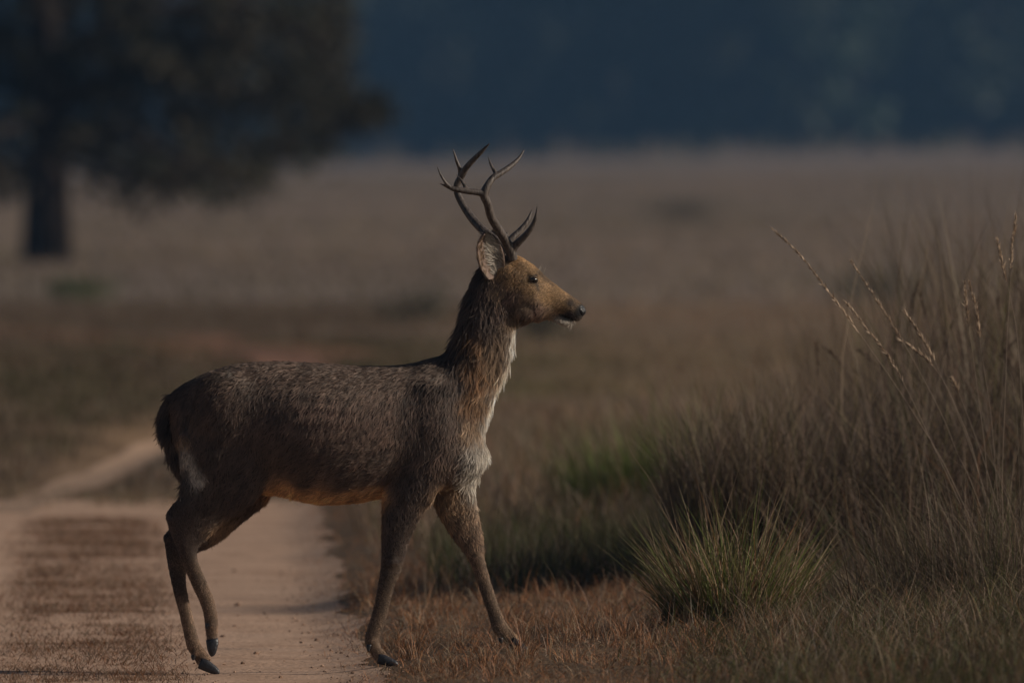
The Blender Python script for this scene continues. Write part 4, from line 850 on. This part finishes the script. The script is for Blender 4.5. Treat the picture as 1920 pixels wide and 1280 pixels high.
dens = np.exp(-((rel(x, y)+.12)/.16)**2)+.5*np.exp(-((x-rut_mid(y)-.28)/.2)**2)+.10
k = RNG.uniform(0, 1, n) < dens; x, y = x[k], y[k]; n = len(x)
octa = np.array([(1, 0, 0), (-1, 0, 0), (0, 1, 0), (0, -1, 0), (0, 0, 1), (0, 0, -1)], float); of = np.array([(0, 2, 4), (2, 1, 4), (1, 3, 4), (3, 0, 4), (2, 0, 5), (1, 2, 5), (3, 1, 5), (0, 3, 5)])
s = .0018+.0075*RNG.uniform(0, 1, n)**4
V = (octa[None]*(1+RNG.uniform(-.35, .35, (n, 6, 1))))*s[:, None, None]*np.array([1, 1, .7]); a = RNG.uniform(0, 6.3, n); ca, sa = np.cos(a)[:, None], np.sin(a)[:, None]
V = np.stack([V[..., 0]*ca-V[..., 1]*sa, V[..., 0]*sa+V[..., 1]*ca, V[..., 2]], -1)+np.stack([x, y, ground_z(x, y)+.006+s*.3], -1)[:, None, :]
C = np.repeat(np.clip(np.array((.33, .22, .155))*RNG.uniform(.5, 1.35, n)[:, None], 0, .8), 6, 0)
tag(link('gravel', mesh_np('gravel', V.reshape(-1, 3), (np.arange(n)*6)[:, None, None].reshape(-1, 1, 1).repeat(8, 1).reshape(-1, 1)+np.tile(of, (n, 1)), C, smooth=False), m_stone), kind='stuff')

# ---- trees and bushes
m_leaf = tint_mat('leaf', .6, .2, .25); m_bark = tint_mat('bark', .85, .15, 0, 6, .35, .7, default=(.055, .042, .036))
def leaf_cloud(cen, size, col):
    n = len(cen); a = RNG.normal(0, 1, (n, 3)); a /= np.linalg.norm(a, axis=1)[:, None]; b = np.cross(a, RNG.normal(0, 1, (n, 3))); b /= np.linalg.norm(b, axis=1)[:, None]
    s = size[:, None]
    V = np.stack([cen-a*s*.5, cen+b*s*.28, cen+a*s*.5, cen-b*s*.28], 1).reshape(-1, 3)
    return V, np.arange(4*n).reshape(-1, 4), np.repeat(col, 4, 0)
def limb_tube(p, r, n=10):
    p = np.array(p, float); m = len(p); tt = np.linspace(0, m-1, (m-1)*4+1)
    c = np.stack([np.interp(tt, np.arange(m), p[:, q]) for q in range(3)], -1); rr = np.interp(tt, np.arange(m), r)
    t = np.gradient(c, axis=0); t /= np.linalg.norm(t, axis=1)[:, None]; u = np.cross(t, [.31, .95, .1]); u /= np.linalg.norm(u, axis=1)[:, None]; v = np.cross(t, u)
    a = np.linspace(0, 2*np.pi, n, endpoint=False)
    V = (c[:, None]+rr[:, None, None]*(u[:, None]*np.cos(a)[None, :, None]+v[:, None]*np.sin(a)[None, :, None])).reshape(-1, 3); M = len(tt)
    i = (np.arange(M-1)[:, None]*n+np.arange(n)).ravel(); j = (np.arange(M-1)[:, None]*n+(np.arange(n)+1) % n).ravel()
    return V, np.stack([i, j, j+n, i+n], -1)
TD = 272.0; k = TD/FPX
def T(px, py, dy=0): return np.array(((px-960)*k, TD+dy, CAM_H-(py-HOR)*k))
tb = T(88, 480); tb[2] = float(ground_z(tb[0], TD))
tree = empty('shade_tree', tuple(tb), 'big dark spreading tree with low hanging foliage at the left edge of the field', 'tree')
V, F = limb_tube([tb+(0, 0, -.3), tb+(0, 0, .15), tb+(0, 0, 1.2), tb+(.05, 0, 3), tb+(-.1, 0, 5.5), tb+(.1, .2, 8.5)], [.62, .50, .43, .40, .33, .15], 16)
link('trunk', mesh_np('trunk', V, F), m_bark, tree)
LIMBS = [[T(90, 200), T(230, 130, 1), T(400, 150, 1), T(560, 200, 0)], [T(90, 120), T(260, 20, -1), T(480, 10, -1), T(620, 110, -1.5)], [T(88, 230), T(200, 240, -2), T(330, 290, -3), T(430, 330, -3)], [T(90, 180), T(0, 60, 1), T(-160, 60, 1.5), T(-330, 170, 2)],
         [T(92, 100), T(180, -120, 2), T(350, -220, 2)], [T(85, 60), T(20, -150, -2), T(-100, -260, -2)], [T(88, 210), T(40, 230, -2.5), T(-80, 290, -3)]]
for L in LIMBS:
    V, F = limb_tube(L, np.linspace(.2, .05, len(L)), 8); link('limb', mesh_np('limb', V, F), m_bark, tree)
blobs = [(560, 210, 0, 1.1, .8), (650, 215, 0, .65, .32), (600, 110, -1.5, .75, .7), (480, 300, -1, .8, .5), (330, 310, -3, 1.2, .6), (240, 330, -2, .8, .5), (420, 330, -2, .9, .4), (400, 200, 1, 1.6, 1.2), (250, 200, 1, 1.6, 1.3), (480, 60, -1, 1.5, 1.1), (300, 40, 0, 1.8, 1.4), (120, 100, 1, 2.0, 1.6), (560, 20, 0, .9, .9), (170, 260, -2, .8, .6),
         (0, 120, 1, 1.8, 1.6), (-160, 130, 1, 1.8, 1.4), (-330, 190, 2, 1.5, 1.0), (-60, 280, -3, 1.2, .8), (20, 310, 2, .9, .6), (200, -130, 1, 2.4, 1.8), (400, -120, 1, 1.9, 1.3), (0, -180, -1, 2.6, 1.8), (-200, -60, 0, 2.2, 1.6), (100, -330, 0, 2.4, 1.5), (350, -230, 2, 1.5, 1.1), (530, 130, 2, 1.0, .8), (380, 110, -2, 1.3, 1.0), (620, 40, 1.5, .6, .5), (560, 280, 1, .5, .35), (690, 205, 0, .35, .2)]
cs, cc = [], []
for px, py, dy, rr, hz in blobs:
    for q in range(int(10+16*rr*rr)):
        o = RNG.normal(0, .5, 3)*np.array([rr, rr*1.2, hz]); m = 26
        c0 = T(px, py, dy)+o; cs.append(c0+RNG.normal(0, 1, (m, 3))*np.array([.23, .23, .16])); cc.append(np.tile(np.array((.040, .037, .021))*RNG.uniform(.6, 1.5)*np.array([RNG.uniform(.9, 1.25), 1, 1]), (m, 1)))
cs, cc = np.vstack(cs), np.vstack(cc)
V, F, C = leaf_cloud(cs, RNG.uniform(.10, .24, len(cs)), cc*RNG.uniform(.75, 1.25, len(cs))[:, None])
tag(link('crown', mesh_np('crown', V, F, C, smooth=False), m_leaf, tree), kind='stuff')
def bush(label, px, py, D, w, h, col, n=700, parts=7):
    X = (px-960)*D/FPX; z = float(ground_z(X, D)); e = empty('bush', (X, D, z), label, 'bush', 'bushes out in the field')
    cs = []
    for q in range(parts):
        o = np.array((RNG.uniform(-.5, .5)*w, RNG.uniform(-.5, .5)*w, h*RNG.uniform(.3, .75))); cs.append(np.array((X, D, z))+o+RNG.normal(0, 1, (n//parts, 3))*np.array([w*.2, w*.2, h*.2]))
    cs = np.vstack(cs); cs[:, 2] = np.maximum(cs[:, 2], z+.02)
    V, F, C = leaf_cloud(cs, RNG.uniform(.06, .16, len(cs))*max(.5, h), np.tile(col, (len(cs), 1))*RNG.uniform(.6, 1.4, len(cs))[:, None])
    tag(link('foliage', mesh_np('foliage', V, F, C, smooth=False), m_leaf, e), kind='stuff')
    for q in range(3):
        V, F = limb_tube([(X, D, z-.05), (X+RNG.uniform(-.15, .15)*w, D, z+h*.4), (X+RNG.uniform(-.35, .35)*w, D, z+h*.75)], [.03*h, .02*h, .01*h], 6); link('twig', mesh_np('twig', V, F), m_bark, e)
DG = np.array((.075, .07, .05))
bush('dark low bush far out in the pale field right of the antlers', 1268, 372, 420, 1.5, .85, DG)
bush('dark bush half hidden behind the deer\'s chest and neck', 1005, 668, 146, .75, .42, DG)
bush('dark soft bush in the field behind the deer\'s withers', 770, 625, 160, .7, .40, DG*1.1)
bush('dim bush beyond the tall grass right of the leaning stalks', 1640, 560, 190, 1.0, .6, DG*1.2)
bush('small green bush near the foot of the big tree', 130, 568, 196, .9, .4, np.array((.06, .085, .03)))

parts = []
x, y, r = scatter(9000, -110, 110, 1250, 1400, lambda x, y: smoothstep(.42, .62, fbm(x, y*.5, 9, 131))*smoothstep(1230, 1400, y+40*(fbm(x, y, 14, 132)-.5)))
n = len(x); parts.append(blades(r, RNG.uniform(.5, 2.6, n)*(.4+fbm(x, y, 12, 133)), RNG.uniform(.25, .6, n), RNG.uniform(0, 2*np.pi, n), RNG.uniform(.1, .8, n), mixcol(n, [OLIVE*.8, GREY*.8, DARKBR, GREEN*.8], [.3, .3, .2, .2]), 2))
blade_obj('scrub_belt', parts, m_dry)
# far wood below the hill: one soft mass
vs_, fs_, cs_, o_ = [], [], [], 0
cen, col, siz = [], [], []
tr_v, tr_f, to = [], [], 0
for k_ in range(330):
    x = RNG.uniform(-150, 150) if k_ < 230 else RNG.uniform(-420, 420); y = RNG.uniform(1390, 1560); h = RNG.uniform(20, 30); w = RNG.uniform(4.2, 7.0); z = float(ground_z(x, y))
    tone = np.array((.034, .045, .026))*RNG.uniform(.75, 1.2)*np.array((RNG.uniform(.8, 1.3), 1, RNG.uniform(.8, 1.2)))
    nb = 15
    for q in range(nb):
        t = RNG.uniform(.05, 1); o = np.array((RNG.normal(0, .5)*w*(1.1-.6*t), RNG.normal(0, .5)*w, h*t)); m = 46
        cen.append(np.array((x, y, z))+o+RNG.normal(0, 1, (m, 3))*np.array([w*.26, w*.26, w*.22])); col.append(np.tile(tone*RNG.uniform(.7, 1.35), (m, 1))); siz.append(RNG.uniform(1.2, 2.6, m))
    V, F = limb_tube([(x, y, z-.5), (x+.2, y, z+h*.5), (x, y, z+h*.85)], [.4, .28, .1], 6); tr_v.append(V); tr_f.append(F+to); to += len(V)
cen = np.vstack(cen); col = np.vstack(col); siz = np.concatenate(siz)
V, F, C = leaf_cloud(cen, siz, col)
tv, tf = np.vstack(tr_v), np.vstack(tr_f)
V2 = np.vstack([V, tv]); C2 = np.vstack([C, np.tile((.05, .04, .033), (len(tv), 1))])
tag(link('far_woods', mesh_np('far_woods', V2, np.vstack([F, tf+len(V)]), C2, smooth=False), m_leaf), 'dark bluish wood along the far side of the field below the hill', 'woods', kind='stuff')

# ---- the air: thin blue haze over the whole plain
m_haze, nt, out = new_mat('haze'); n = N(nt)
pv = n('VolumePrincipled'); pv.inputs['Color'].default_value = (.28, .56, 1.0, 1); pv.inputs['Density'].default_value = .00011; pv.inputs['Anisotropy'].default_value = 0.0
n.l(pv.outputs[0], out.inputs['Volume'])
bm = bmesh.new(); bmesh.ops.create_cube(bm, size=1); hm = bpy.data.meshes.new('haze'); bm.to_mesh(hm); bm.free()
ho = bpy.data.objects.new('haze', hm); COL.objects.link(ho); ho.scale = (4200, 2700, 66); ho.location = (0, 1150, 29.0); hm.materials.append(m_haze)
tag(ho, kind='stuff')
print('built', time.time()-T0)
